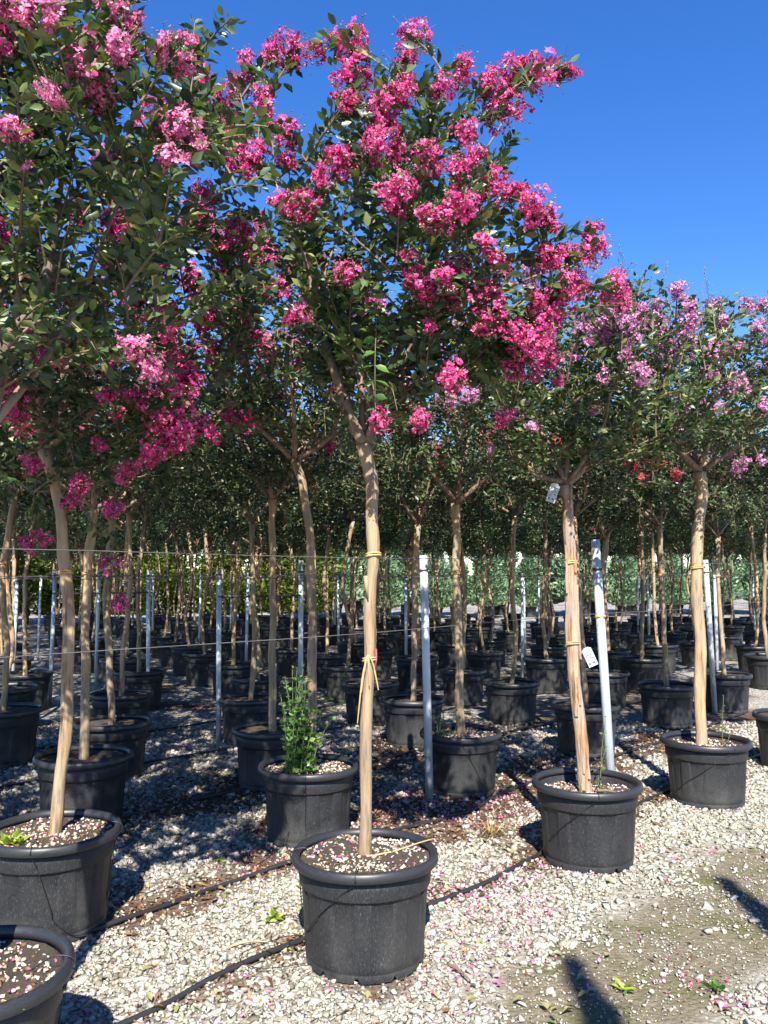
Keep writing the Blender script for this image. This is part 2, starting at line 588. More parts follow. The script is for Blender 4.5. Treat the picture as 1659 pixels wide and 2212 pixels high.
def rand_rot(n, tilt=0.5):
    a = rng.uniform(0, 2 * math.pi, n)
    Z = unit(np.stack([rng.normal(0, tilt, n), rng.normal(0, tilt, n), np.ones(n)], 1))
    X = unit(np.stack([np.cos(a), np.sin(a), np.zeros(n)], 1))
    Y = unit(np.cross(Z, X))
    X = np.cross(Y, Z)
    return X, Y, Z


def scatter_stones(g, pos, sc, m=0):
    n = len(pos)
    which = rng.integers(0, len(STONES), n)
    X, Y, Z = rand_rot(n)
    for i, T in enumerate(STONES):
        s = which == i
        if s.any():
            V, F = place_many(T, STONE_F, pos[s], X[s], Y[s], Z[s], sc[s])
            g.add(V, F, m)


def soil_meshes(k):
    soils, tops = [], []
    for q in range(k):
        rings, seg = 9, 36
        V = [(0, 0, 0.012)]
        ph = rng.uniform(0, 6.28, 4)

        def hz(x, y):
            return 0.010 * math.cos(math.hypot(x, y) * 5) + 0.007 * math.sin(x * 17 + ph[0]) * math.sin(y * 15 + ph[1]) + 0.004 * math.sin(x * 41 + ph[2]) + 0.004 * math.sin(y * 37 + ph[3])
        for i in range(1, rings + 1):
            rr = 0.2745 * i / rings
            for j in range(seg):
                a = 2 * math.pi * j / seg
                x, y = rr * math.cos(a), rr * math.sin(a)
                V.append((x, y, hz(x, y)))
        F = [(0, 1 + j, 1 + (j + 1) % seg) for j in range(seg)]
        for i in range(rings - 1):
            for j in range(seg):
                a, b_ = 1 + i * seg + j, 1 + i * seg + (j + 1) % seg
                F.append((a, a + seg, b_ + seg, b_))
        soils.append(mesh('soil', V, F, M['soil'], None, True))
        g = Geo()
        n = 900
        rr = 0.262 * np.sqrt(rng.uniform(0, 1, n))
        a = rng.uniform(0, 6.28, n)
        x, y = rr * np.cos(a), rr * np.sin(a)
        keep = np.sin(x * 14 + ph[2]) * np.sin(y * 13 + ph[3]) + rng.uniform(-.9, 1.2, n) > -0.15
        x, y = x[keep], y[keep]
        z = np.array([hz(p, s) for p, s in zip(x, y)])
        pos = np.stack([x, y, z + 0.002], 1)
        scatter_stones(g, pos, np.clip(rng.lognormal(math.log(.0095), .35, len(pos)), .004, .02), 0)
        n = 70
        rr = 0.26 * np.sqrt(rng.uniform(0, 1, n))
        a = rng.uniform(0, 6.28, n)
        x, y = rr * np.cos(a), rr * np.sin(a)
        pos = np.stack([x, y, np.array([hz(p, s) for p, s in zip(x, y)]) + 0.009], 1)
        X, Y, Z = rand_rot(n, .4)
        V2, F2 = place_many(ROUND_V, LEAF_F, pos, X, Y, Z, rng.uniform(.008, .017, n))
        g.add(V2, F2, 1)
        tops.append(g.mesh('gravel_topping', [M['chip'], M['petal']]))
    return soils, tops


SOILS, TOPS = soil_meshes(3)
OCT_V = np.array([(1, 0, 0), (-1, 0, 0), (0, 1, 0), (0, -1, 0), (0, 0, 1), (0, 0, -1)], float)
OCT_F = np.array([(0, 2, 4), (2, 1, 4), (1, 3, 4), (3, 0, 4), (2, 0, 5), (1, 2, 5), (3, 1, 5), (0, 3, 5)])


def floret(g, c, axis, s, m=0):
    """six ruffled clawed petals round a yellow eye"""
    axis = unit(axis)
    ref = unit(np.cross(axis, rng.normal(0, 1, 3)))
    w = np.cross(axis, ref)
    for k in range(6):
        a = k * math.pi / 3 + rng.uniform(-.3, .3)
        d = math.cos(a) * ref + math.sin(a) * w
        e = np.cross(axis, d)
        L = s * rng.uniform(.8, 1.15)
        lift = rng.uniform(-.25, .5) * s
        b0 = c + d * 0.18 * L
        mid = c + d * 0.55 * L + axis * lift * .6
        tip = c + d * 1.0 * L + axis * (lift + rng.uniform(-.3, .3) * s)
        wd = 0.36 * L
        V = np.array([b0, mid + e * wd + axis * rng.uniform(-.22, .22) * s, mid - e * wd + axis * rng.uniform(-.22, .22) * s,
                      tip + e * wd * .75 + axis * rng.uniform(-.3, .3) * s, tip - e * wd * .75 + axis * rng.uniform(-.3, .3) * s, mid + axis * .12 * s])
        g.add(V, np.array([(0, 1, 5), (0, 5, 2), (1, 3, 5), (3, 4, 5), (4, 2, 5)]), m)
    if rng.uniform() < .55:
        g.add(c + axis * .12 * s + OCT_V * s * .17, OCT_F, 1)


def blossom_mesh(big, petal):
    """unit-size flower panicle, base at the origin, growing along +Z"""
    g = Geo()
    nf = 84 if big else 26
    s = 0.084 if big else 0.150
    g.add(*tube([(0, 0, 0), (.02, .01, .4), (0, 0, .85)], [.02, .014, .008], 4), 3)
    lob = [np.array([rng.uniform(-.26, .26), rng.uniform(-.26, .26), rng.uniform(.22, .78)]) for _ in range(7 if big else 4)]
    cen = np.array([0, 0, .45])
    for k in range(nf):
        L = lob[k % len(lob)]
        p = L + unit(rng.normal(0, 1, 3)) * (.24 if big else .2) * rng.uniform(.6, 1.05)
        floret(g, p, unit(p - cen) + rng.normal(0, .5, 3), s * rng.uniform(.55, 1.3), 0)
        if k % 3 == 0:
            a = np.array([0, 0, max(.05, p[2] - .3)])
            g.add(*tube([a, (a + p) / 2 + rng.normal(0, .03, 3), p], [.009, .007, .005], 3, cap=False), 3)
    for k in range(44 if big else 18):
        p = np.array([rng.normal(0, .24), rng.normal(0, .24), rng.uniform(.2, 1.06)])
        g.add(p + OCT_V * rng.uniform(.014, .030) * (1 if big else 1.6), OCT_F, 2)
        if k % 2 == 0:
            a = np.array([0, 0, max(.05, p[2] - .25)])
            g.add(*tube([a, p], [.007, .004], 3, cap=False), 3)
    return g.mesh('blossom', [petal, M['stamen'], M['bud'], M['green_stem']])


BLOSSOM = {}
for col in ('hot', 'deep', 'light', 'lilac', 'coral'):
    BLOSSOM[col] = ([blossom_mesh(True, M[col]) for _ in range(4)], [blossom_mesh(False, M[col]) for _ in range(3)])


def bud_spray_mesh():
    g = Geo()
    g.add(*tube([(0, 0, 0), (.02, 0, .5), (0, .02, 1.0)], [.012, .009, .004], 4), 1)
    for k in range(46):
        z = rng.uniform(.15, 1.03)
        r0 = .30 * (1.08 - z)
        a = rng.uniform(0, 6.28)
        p = np.array([r0 * math.cos(a) * rng.uniform(.3, 1), r0 * math.sin(a) * rng.uniform(.3, 1), z])
        g.add(p + OCT_V * rng.uniform(.014, .026), OCT_F, 0)
        if k % 2 == 0:
            g.add(*tube([(0, 0, max(0, z - .12)), p], [.006, .004], 3, cap=False), 1)
    return g.mesh('bud_spray', [M['bud'], M['green_stem']])


BUDS = [bud_spray_mesh() for _ in range(3)]
LEAF_MESH = [mesh('leaf', LEAF_V * np.array([w, 1, c]), LEAF_F, M['leaf'], None, True) for w, c in ((1, 1), (.85, 2.0), (1.15, 1.4), (1.0, 3.0))]
TIE_MESH = {}


def tie_mesh(r0, turns, thick, mt, key):
    if key not in TIE_MESH:
        n = 12 * turns + 1
        P = [((r0 + .0015 * math.sin(i * 1.3)) * math.cos(i * math.pi / 6), (r0 + .0015 * math.cos(i * 1.7)) * math.sin(i * math.pi / 6), (i / 12 - turns / 2) * thick * 1.3 + .003 * math.sin(i * .8)) for i in range(n)]
        TIE_MESH[key] = tube_mesh('tie', P, thick, mt, 5)
    return TIE_MESH[key]


# ------------------------------------------------------------------ a potted tree
def make_limbs(fork, center, rad, k, r0):
    limbs = []
    a0 = rng.uniform(0, 6.28)
    for i in range(k):
        a = a0 + i * 2 * math.pi / k + rng.uniform(-.35, .35)
        rr = rng.uniform(.35, .75) if i else .1
        end = np.array(center) + np.array([math.cos(a) * rad[0] * rr, math.sin(a) * rad[1] * rr, rad[2] * rng.uniform(.0, .5)])
        f = np.array(fork) + rng.normal(0, .006, 3)
        mid = f + (end - f) * np.array([.5, .5, .33]) + rng.normal(0, .04, 3)
        q = f + (end - f) * np.array([.85, .85, .66]) + rng.normal(0, .04, 3)
        limbs.append((spline([f, mid, q, end], 11), np.linspace(r0 * rng.uniform(.55, .75), r0 * .16, 11)))
    return limbs


def crown_geo(limbs, tips, leaf_len, spacing, max_reach, detail, r_twig=.0042, frac=0.86):
    """twigs from the limbs to every tip with opposite leaves along them.
    returns wood Geo, leaf arrays (pos, X, Y, Z, size), tip directions"""
    nodes = np.concatenate([p[2:] for p, _ in limbs])
    wood = Geo()
    LP, LY, LS = [], [], []
    root_pt = limbs[0][0][0]
    order = np.argsort([np.linalg.norm(np.asarray(t[:3]) - root_pt) for t in tips])
    dirs = [None] * len(tips)
    grown = []
    for ti in order:
        p = np.asarray(tips[ti][:3], float)
        pool = np.concatenate([nodes, np.array(grown)]) if grown else nodes
        d = p - pool
        dist = np.linalg.norm(d, axis=1)
        cost = dist + np.where(d[:, 2] < 0.05, 0.35, 0) + np.where(dist < .22, .3, 0)
        near_ = np.argsort(cost)[:3]
        q = pool[int(near_[rng.integers(0, len(near_))])]
        D = p - q
        L = np.linalg.norm(D)
        outw = np.array([D[0], D[1], 0])
        ctrl = q + D * .45 + np.array([0, 0, 0.20 * L + (0.15 if D[2] < 0 else 0)]) + outw * .12 + rng.normal(0, .05 * L, 3)
        n = max(6, int(L / .06))
        t = np.linspace(0, 1, n)[:, None]
        path = (1 - t) ** 2 * q + 2 * t * (1 - t) * ctrl + t * t * p
        wood.add(*tube(path, np.linspace(r_twig * (1 + L), .0016, n), 4 if detail else 3, cap=False))
        dirs[ti] = unit(path[-1] - path[-3])
        grown += [path[int(n * .45)], path[int(n * .65)]]
        seglen = L * 1.1
        m = max(4, int(min(seglen * frac + .05, max_reach) / spacing))
        s0 = 1 - min(frac, max_reach / max(seglen, .01))
        tt = np.linspace(s0, .99, m) + rng.uniform(-.01, .01, m)
        B = (1 - tt[:, None]) ** 2 * q + 2 * (tt * (1 - tt))[:, None] * ctrl + (tt ** 2)[:, None] * p
        Tn = unit(2 * (1 - tt)[:, None] * (ctrl - q) + 2 * tt[:, None] * (p - ctrl))
        side = unit(np.cross(Tn, np.array([0.05, 0.1, 1.0])))
        nor = np.cross(side, Tn)
        # a short side shoot now and then carries leaves away from the twig
        for sgn in (1, -1):
            a = rng.uniform(-.7, .7, m)
            out = side * np.cos(a)[:, None] * sgn + nor * np.sin(a)[:, None]
            off = np.where(rng.uniform(0, 1, m) < .35, rng.uniform(.01, .07, m), 0.002)
            LP.append(B + out * off[:, None])
            LY.append(out * .9 + Tn * .55 + rng.normal(0, .22, (m, 3)))
            LS.append(leaf_len * rng.uniform(.62, 1.18, m) * (1.08 - .4 * np.maximum(0, tt - .8) / .2))
    LP, LY, LS = np.concatenate(LP), np.concatenate(LY), np.concatenate(LS)
    X, Y, Z = leaf_frames(LY)
    return wood, (LP, X, Y, Z, LS), dirs


def shell_tips(center, rad, n, inner=.12, zmin=-.88):
    out = []
    while len(out) < n:
        v = unit(rng.normal(0, 1, 3))
        if v[2] < zmin:
            continue
        rr = rng.uniform(inner, 1.0) ** .55
        out.append(tuple(np.array(center) + v * np.array(rad) * rr * rng.uniform(.88, 1.1)))
    return out


def add_pot(root, var=0, soil_z=.398, rot=0.0, near=True):
    p = link('pot', POT, root, rot=(0, 0, rot))
    link('rim', RIM, p)
    s = link('soil', SOILS[var % 3], root, (0, 0, soil_z), (0, 0, rot))
    if near:
        t = link('gravel_topping', TOPS[var % 3], s)
        t['kind'] = 'stuff'
    return p


def add_blossom(root, parent, p, d, w, h, col, jitter=.25):
    big, small = BLOSSOM[col]
    pool = big if max(w, h) > .075 else small
    d = unit(np.asarray(d) * .7 + np.array([0, -.25, .55]) + rng.normal(0, jitter, 3))
    w, h = w * 1.45, h * 1.4
    h2 = min(max(h, .8 * w), 1.5 * w)
    q = Vector(d).to_track_quat('Z', 'Y')
    o = link('blossom', pool[rng.integers(0, len(pool))], parent)
    o.location = Vector(p) - q @ Vector((0, 0, h2 * .45))
    o.rotation_mode = 'QUATERNION'
    o.rotation_quaternion = q @ Matrix.Rotation(rng.uniform(0, 6.28), 4, 'Z').to_quaternion()
    o.scale = (w, w, h2)
    return o


def tree(label, base, trunk, r_base, r_top, tips, color, center, rad, n_leafy, limbs=None, n_limbs=5, leaf_len=.052, spacing=.030,
         n_leaf=0, name='potted_crape_myrtle', group=None, trunk_mat='bark', pot=True, var=0, soil_z=.398, sides=14, detail=True,
         extra_blossom=0, mixcol=None, ties=((1.62, 'raffia'),), buds=0, max_reach=.62, pot_rot=None):
    bx, by = base
    off = np.array([bx, by, 0.0])
    root = bpy.data.objects.new(name, None)
    C.objects.link(root)
    root.location = (bx, by, 0)
    tag(root, label, 'tree', group)
    if pot:
        add_pot(root, var, soil_z, rng.uniform(0, 6.28) if pot_rot is None else pot_rot, detail)
    T = np.array(trunk, float) - off
    n = 30
    path = spline(T, n)
    path = np.vstack([path[0] - (0, 0, .05), path])
    rr = np.linspace(r_base, r_top, n + 1)
    rr[:4] *= np.array([1.2, 1.13, 1.06, 1.02])
    rr = rr * (1 + .05 * np.sin(np.arange(n + 1) * 1.1 + bx * 5) + .035 * np.sin(np.arange(n + 1) * 2.7 + bx * 9))
    path[2:-2, 0] += .004 * np.sin(np.arange(n - 3) * .9 + bx * 3)
    path[2:-2, 1] += .004 * np.sin(np.arange(n - 3) * .7 + by * 3)
    rr[-4:] *= np.array([1.03, 1.08, 1.15, 1.2])
    tk = link('trunk', tube_mesh('trunk', path, rr, M[trunk_mat], sides, .075), root)
    for z, kind in ties:
        i = int(np.argmin(np.abs(path[:, 2] - z)))
        link('tie', tie_mesh(round(float(rr[i]) * 1.07 + .003, 3), 3, .004, M[kind], (round(float(rr[i]), 3), kind)), tk, tuple(path[i]))
    fork = path[-1]
    cl = np.array(center) - off
    if limbs is None:
        L = make_limbs(fork, cl, rad, n_limbs, r_top)
    else:
        L = []
        for pts, r0 in limbs:
            P = np.array(pts, float) - off
            P[0] = fork * .6 + P[0] * .4
            m = 4 * len(P)
            L.append((spline(P, m), np.linspace(r0, r0 * .22, m)))
        L += make_limbs(fork, cl, rad, 5, r_top * .75)
    for P, r0 in L:
        link('limb', tube_mesh('limb', P, r0, M['bark_limb'], 9 if detail else 6, .06), root)
    tl = [tuple(np.array(t[:3]) - off) + tuple(t[3:]) for t in tips]
    leafy = shell_tips(cl, rad, n_leafy)
    alltips = [t[:3] for t in tl] + leafy
    wood, (LP, X, Y, Z, LS), dirs = crown_geo(L, alltips, leaf_len, spacing, max_reach, detail)
    link('twigs', wood.mesh('twigs', [M['twig']], True), root)['kind'] = 'stuff'
    # the largest leaves in view are objects of their own, the rest one mass
    pick = np.zeros(len(LP), bool)
    if n_leaf:
        dc = np.linalg.norm(LP + off - np.array([0, 0, EYE]), axis=1) / LS
        pick[np.argsort(dc)[:n_leaf]] = True
    TV, TF = (LEAF_V, LEAF_F) if detail else (KITE_V, KITE_F)
    V, F = place_many(TV, TF, LP[~pick], X[~pick], Y[~pick], Z[~pick], LS[~pick])
    cr = link('crown', mesh('crown', V, F, M['leaf'] if detail else M['leaf_far_shaded'], None, detail), root)
    cr['kind'] = 'stuff'
    for i in np.nonzero(pick)[0]:
        o = link('leaf', LEAF_MESH[i % 4], cr)
        s = float(LS[i])
        o.matrix_local = Matrix([[X[i][k] * s, Y[i][k] * s, Z[i][k] * s, LP[i][k]] for k in range(3)] + [[0, 0, 0, 1]])
    for t, d in zip(tl, dirs):
        add_blossom(root, root, t[:3], d, t[3], t[4], color)
    if extra_blossom:
        order = sorted(range(len(leafy)), key=lambda i: leafy[i][1] - cl[1] - .9 * (leafy[i][2] - cl[2]) + rng.uniform(-.6, .6))
        for i in order[:extra_blossom]:
            w = rng.uniform(.07, .14)
            add_blossom(root, root, leafy[i], dirs[len(tl) + i], w, w * rng.uniform(.9, 1.4), mixcol if (mixcol and rng.uniform() < .3) else color)
    top = sorted(range(len(leafy)), key=lambda i: -leafy[i][2])[:buds]
    for i in top:
        q = Vector(unit(dirs[len(tl) + i] + np.array([0, 0, .8]))).to_track_quat('Z', 'Y')
        o = link('bud_spray', BUDS[i % 3], root, leafy[i])
        o.rotation_mode = 'QUATERNION'
        o.rotation_quaternion = q
        s = rng.uniform(.10, .18)
        o.scale = (s, s, s * 1.2)
    return root


TIPS_MAIN = [(-0.46,3.26,3.76,0.106,0.116), (-0.36,3.17,3.7,0.141,0.122), (-0.26,3.11,3.69,0.083,0.083), (-0.12,3.01,3.62,0.125,0.143), (-0.1,2.97,3.47,0.149,0.123), (0.12,3.03,3.67,0.108,0.171), (0.08,2.95,3.53,0.105,0.105), (0.07,2.84,3.34,0.101,0.092), (-0.14,2.88,3.33,0.085,0.068), (-0.02,2.85,3.26,0.117,0.134), (0.29,2.97,3.52,0.088,0.088), (0.21,2.9,3.39,0.086,0.086), (0.4,2.97,3.44,0.114,0.105), (0.58,3.07,3.55,0.181,0.154), (0.74,3.26,3.68,0.096,0.077), (0.45,2.98,3.35,0.114,0.131), (0.3,2.93,3.24,0.086,0.103), (0.32,2.82,3.08,0.074,0.083), (0.18,2.82,3.07,0.107,0.107), (0.27,2.83,3.03,0.091,0.108), (-0.03,2.83,3.12,0.1,0.116), (0.05,2.92,3.15,0.077,0.103), (-0.16,2.93,3.12,0.112,0.12), (-0.23,2.9,3.05,0.076,0.102), (0.05,2.84,2.95,0.124,0.133), (-0.37,2.93,2.95,0.103,0.094), (-0.29,2.89,2.93,0.101,0.093), (-0.61,3.18,3.28,0.14,0.158), (-0.5,3.04,3.18,0.134,0.142), (-0.64,3.25,3.43,0.105,0.115), (-0.37,2.98,3.26,0.105,0.096), (-0.36,3.01,3.17,0.071,0.079), (-0.48,3.11,3.47,0.083,0.11), (-0.47,3.1,3.4,0.082,0.073), (-0.65,3.31,3.58,0.117,0.107), (-0.56,3.26,3.71,0.073,0.116), (-0.61,3.28,3.65,0.087,0.087), (0.18,2.81,2.85,0.123,0.09), (0.28,2.83,2.91,0.115,0.082), (0.38,2.89,3.02,0.101,0.101), (0.46,2.95,3.01,0.103,0.086), (0.53,2.89,2.93,0.126,0.118), (0.6,2.97,2.92,0.104,0.086), (0.36,2.86,2.78,0.07,0.067), (0.41,2.89,2.75,0.075,0.067), (0.61,3.01,2.79,0.119,0.108), (0.75,3.09,2.83,0.099,0.108), (0.82,3.11,2.89,0.072,0.072), (0.81,3.11,2.94,0.069,0.069), (0.25,2.99,2.76,0.095,0.087), (0.14,2.98,2.68,0.104,0.112), (0.22,2.88,2.66,0.075,0.075), (0.19,3.05,2.66,0.114,0.079), (0.26,3.05,2.65,0.097,0.085), (0.09,2.89,2.76,0.057,0.05), (0.45,3.01,2.74,0.087,0.061), (0.37,2.97,2.65,0.112,0.072), (0.44,3.01,2.63,0.043,0.052), (0.76,3.14,2.73,0.082,0.109), (0.69,3.01,2.71,0.07,0.073), (0.69,3.14,2.66,0.118,0.145), (0.58,3.06,2.64,0.08,0.106), (0.95,3.32,2.78,0.125,0.144), (1.04,3.49,2.77,0.07,0.081), (0.39,3,2.54,0.13,0.09), (0.58,3.11,2.57,0.126,0.126), (0.58,3.12,2.53,0.117,0.108), (0.48,3.03,2.52,0.108,0.087), (0.51,3.16,2.44,0.109,0.1), (0.56,3.12,2.47,0.129,0.093), (0.62,3.1,2.48,0.062,0.089), (0.66,3.24,2.46,0.078,0.112), (0.71,3.33,2.4,0.042,0.086), (0.53,3.2,2.4,0.074,0.055), (0.59,3.17,2.39,0.064,0.045), (-0.14,2.94,2.7,0.085,0.077), (-0.33,3.11,2.6,0.081,0.09), (-0.03,3.25,2.23,0.089,0.071), (0.15,3.26,2.23,0.084,0.112), (0.26,3.12,2.36,0.116,0.098), (0.18,3.08,2.56,0.071,0.05), (0.5,3.28,2.25,0.079,0.052), (-0.2,3.07,3.69,0.055,0.109), (-0.74,3.35,3.43,0.079,0.079), (-0.72,3.26,3.16,0.095,0.105)]
TIPS_NEAR = [(-0.88,1.92,3,0.069,0.046), (-0.82,1.91,2.97,0.068,0.051), (-0.81,2.08,3.01,0.074,0.062), (-0.7,2.08,3.1,0.099,0.074), (-0.66,1.99,2.93,0.085,0.085), (-0.59,2.07,2.99,0.055,0.086), (-0.56,2.15,3,0.079,0.066), (-0.53,2.09,3.03,0.047,0.035), (-0.78,2,2.89,0.071,0.065), (-0.82,1.96,2.8,0.06,0.087), (-0.78,2.07,2.89,0.092,0.073), (-0.76,2.11,2.86,0.077,0.056), (-0.74,2.06,2.87,0.061,0.073), (-0.96,2.07,2.76,0.075,0.058), (-0.56,2.2,2.83,0.117,0.097), (-0.57,2.12,2.72,0.068,0.056), (-0.53,2.25,2.81,0.073,0.066), (-0.96,2.12,2.7,0.031,0.027), (-0.75,2.18,2.76,0.032,0.032), (-0.76,2.44,2.29,0.087,0.087), (-0.73,2.47,2.24,0.088,0.085), (-0.72,2.56,2.24,0.059,0.059), (-0.96,1.97,3.05,0.047,0.047), (-0.67,2.13,3.09,0.05,0.05)]
TIPS_LEFT = [(-0.91,3.75,3.93,0.137,0.166), (-0.88,3.73,3.98,0.099,0.088), (-1,3.48,3.63,0.144,0.127), (-1.05,3.45,3.53,0.111,0.091), (-0.87,3.79,3.83,0.089,0.134), (-1.13,3.37,2.88,0.113,0.113), (-0.98,3.43,2.93,0.123,0.104), (-0.98,3.45,2.72,0.14,0.14), (-0.95,3.45,2.64,0.129,0.09), (-1.37,3.32,2.48,0.118,0.099), (-1.3,3.4,2.56,0.141,0.102), (-1.58,3.46,2.37,0.135,0.119), (-1.54,3.42,2.29,0.098,0.098), (-1.56,3.38,2.54,0.074,0.062), (-0.88,3.4,2.39,0.16,0.121), (-1.06,3.5,2.35,0.11,0.084), (-0.97,3.49,2.27,0.1,0.09), (-0.89,3.51,2.23,0.16,0.11), (-0.82,3.6,2.26,0.127,0.107), (-0.99,3.49,2.14,0.119,0.109), (-0.94,3.57,2.18,0.126,0.106), (-1.16,3.6,2.06,0.106,0.106), (-1.35,3.6,1.99,0.092,0.092), (-1.41,3.69,1.93,0.084,0.084), (-1.24,3.7,1.9,0.088,0.088), (-1.24,3.52,2.16,0.06,0.06), (-1.52,3.49,2.08,0.083,0.06), (-1.65,3.9,1.78,0.093,0.066), (-1.68,3.89,1.74,0.079,0.061), (-1.31,3.96,1.65,0.094,0.094), (-1.27,3.94,1.46,0.08,0.089), (-1.16,3.36,2.34,0.067,0.067), (-0.85,3.46,2.5,0.09,0.08), (-0.94,3.5,2.55,0.08,0.08), (-0.9,3.43,3.08,0.11,0.09), (-0.81,3.48,3.2,0.122,0.101), (-0.68,3.55,3.15,0.103,0.093)]
TIPS_MID = [(-1.04,4.51,3.17,0.143,0.136), (-0.89,4.4,3.34,0.158,0.14), (-0.76,4.52,3.39,0.163,0.144), (-0.65,4.56,3.43,0.119,0.119), (-0.77,4.39,3.02,0.152,0.152), (-0.8,4.52,2.83,0.12,0.099), (-0.8,4.68,2.49,0.139,0.123), (-0.9,4.71,2.56,0.108,0.075), (-0.96,4.41,3,0.127,0.114), (-0.59,4.46,3.2,0.098,0.093), (-0.93,4.43,3.43,0.116,0.103), (-1.06,4.43,3.22,0.103,0.103), (-0.7,4.51,2.93,0.078,0.073)]
TIPS_LILAC = [(1.32,4.12,2.98,0.057,0.062), (1.26,4.11,2.81,0.109,0.109), (1.2,4,2.7,0.064,0.064), (1.26,4.02,2.61,0.083,0.083), (1.29,4.02,2.6,0.083,0.079), (1.31,4.14,2.59,0.052,0.057), (1.11,4.08,2.61,0.061,0.052), (1.19,4.02,3,0.093,0.093), (1.14,4.03,2.89,0.093,0.093), (1.19,4,2.85,0.092,0.092), (1,4.08,2.84,0.085,0.071), (1.03,4.06,2.79,0.07,0.061), (1.1,4.04,2.96,0.079,0.079), (0.98,4.15,2.75,0.072,0.067), (0.79,4.29,2.39,0.069,0.064), (0.61,4.67,2.33,0.053,0.053), (1.11,4.27,2.47,0.039,0.039)]
TIPS_LILAC_FAR = [(1.84,5.42,3.41,0.081,0.113), (2.02,5.27,3.36,0.14,0.097), (2.14,5.26,3.35,0.055,0.061), (2.4,5.3,3.38,0.11,0.086), (2.38,5.12,3.18,0.094,0.089), (2.29,5.24,3.09,0.115,0.097), (1.79,5.32,3.22,0.159,0.159), (1.83,5.32,3.15,0.122,0.122), (1.93,5.37,3.06,0.192,0.185), (1.8,5.42,3.03,0.156,0.14), (1.96,5.25,3.14,0.121,0.121), (2.1,5.2,3.07,0.12,0.12), (2.1,5.15,3,0.107,0.107), (2.04,5.13,2.88,0.082,0.082), (2.17,5.26,2.89,0.109,0.109), (2.22,5.31,2.84,0.109,0.109), (2.26,5.09,2.81,0.117,0.111), (1.98,5.4,2.78,0.056,0.062), (2.01,5.2,2.7,0.107,0.083), (1.98,5.4,2.71,0.086,0.086), (1.95,5.26,2.64,0.108,0.096), (1.8,5.36,2.64,0.092,0.086), (1.87,5.3,2.63,0.079,0.073), (1.95,5.36,2.58,0.122,0.11), (1.89,5.38,2.49,0.11,0.104), (1.84,5.54,2.54,0.082,0.076), (2.16,5.21,2.67,0.077,0.066), (2.46,5.24,2.69,0.096,0.078), (2.48,5.35,2.35,0.067,0.067), (2.38,5.36,2.36,0.067,0.067), (2.37,5.46,2.32,0.081,0.081), (2.48,5.24,3.36,0.091,0.091), (2.23,5.29,3.26,0.092,0.092)]
TIPS_B = [(0.56,5.67,3.21,0.131,0.111), (0.65,5.59,3.22,0.116,0.097), (0.71,5.6,3.18,0.097,0.097), (0.41,5.51,2.84,0.107,0.095), (0.57,5.54,2.82,0.127,0.083), (0.65,5.63,2.87,0.097,0.097), (0.52,5.6,3.1,0.09,0.084), (0.39,5.57,3.15,0.096,0.096), (0.23,5.62,2.91,0.097,0.097), (0.8,5.66,2.94,0.097,0.091)]


def Yv(pts, y, dy=0.0):
    k = len(pts)
    return [(x, y + dy * i / (k - 1), z) for i, (x, z) in enumerate(pts)]


# ------------------------------------------------------------------ the ground
BARE = np.array([(0.22, 2.6), (0.32, 3.08), (0.46, 3.42), (0.66, 3.68), (0.92, 3.86), (1.18, 4.12), (1.48, 4.48), (1.82, 4.78), (2.4, 5.25), (3.4, 5.6), (3.2, 3.9),
                 (1.80, 3.60), (1.42, 3.42), (1.25, 3.25), (1.10, 3.10), (1.00, 2.9), (0.9, 2.5)])


def poly_dist(x, y, P):
    """signed distance, negative inside (arrays)"""
    x, y = np.asarray(x), np.asarray(y)
    d = np.full(x.shape, 1e9)
    ins = np.zeros(x.shape, bool)
    for i in range(len(P)):
        a, b_ = P[i], P[(i + 1) % len(P)]
        e = b_ - a
        t = np.clip(((x - a[0]) * e[0] + (y - a[1]) * e[1]) / e.dot(e), 0, 1)
        d = np.minimum(d, np.hypot(x - a[0] - t * e[0], y - a[1] - t * e[1]))
        c = ((a[1] > y) != (b_[1] > y)) & (x < (b_[0] - a[0]) * (y - a[1]) / (b_[1] - a[1] + 1e-12) + a[0])
        ins ^= c
    return np.where(ins, -d, d)


def fbm(x, y, f=1.0, s=0.0):
    return (np.sin(x * 2.1 * f + 1.3 + s) * np.sin(y * 2.4 * f + .7 - s) + .55 * np.sin(x * 4.9 * f + y * 2.2 * f + s * 2) * np.sin(y * 5.3 * f - x * 1.7 * f) + .35 * np.sin(x * 11.3 * f - y * 7.1 * f + s) * np.sin(y * 12.7 * f + x * 5 * f))


HOSE0 = [(-2.2, 1.75), (-1.55, 2.40), (-0.91, 3.07), (-0.68, 3.38), (-0.36, 3.75), (0.0, 3.98), (0.24, 4.1), (0.53, 4.41), (0.91, 4.87), (1.42, 5.45), (1.99, 6.11), (3.1, 7.2), (4.6, 8.7)]
HOSE1 = [(-2.3, 2.95), (-1.45, 3.70), (-1.11, 4.08), (-0.52, 4.72), (0.0, 5.22), (0.54, 5.7), (0.93, 6.24), (1.68, 7.06), (2.63, 8.02), (4.2, 9.7)]
HOSES = [HOSE0, HOSE1] + [[(lat(n_, t_)[0] + .05 * math.sin(t_ * 2 + n_), lat(n_, t_)[1]) for t_ in np.arange(.5, 15, 1.0)] for n_ in (5.15, 6.5, 7.75)]


def line_dist(x, y, L):
    d = np.full(np.shape(x), 1e9)
    for (ax, ay), (bx, by) in zip(L[:-1], L[1:]):
        ex, ey = bx - ax, by - ay
        t = np.clip(((x - ax) * ex + (y - ay) * ey) / (ex * ex + ey * ey), 0, 1)
        d = np.minimum(d, np.hypot(x - ax - t * ex, y - ay - t * ey))
    return d


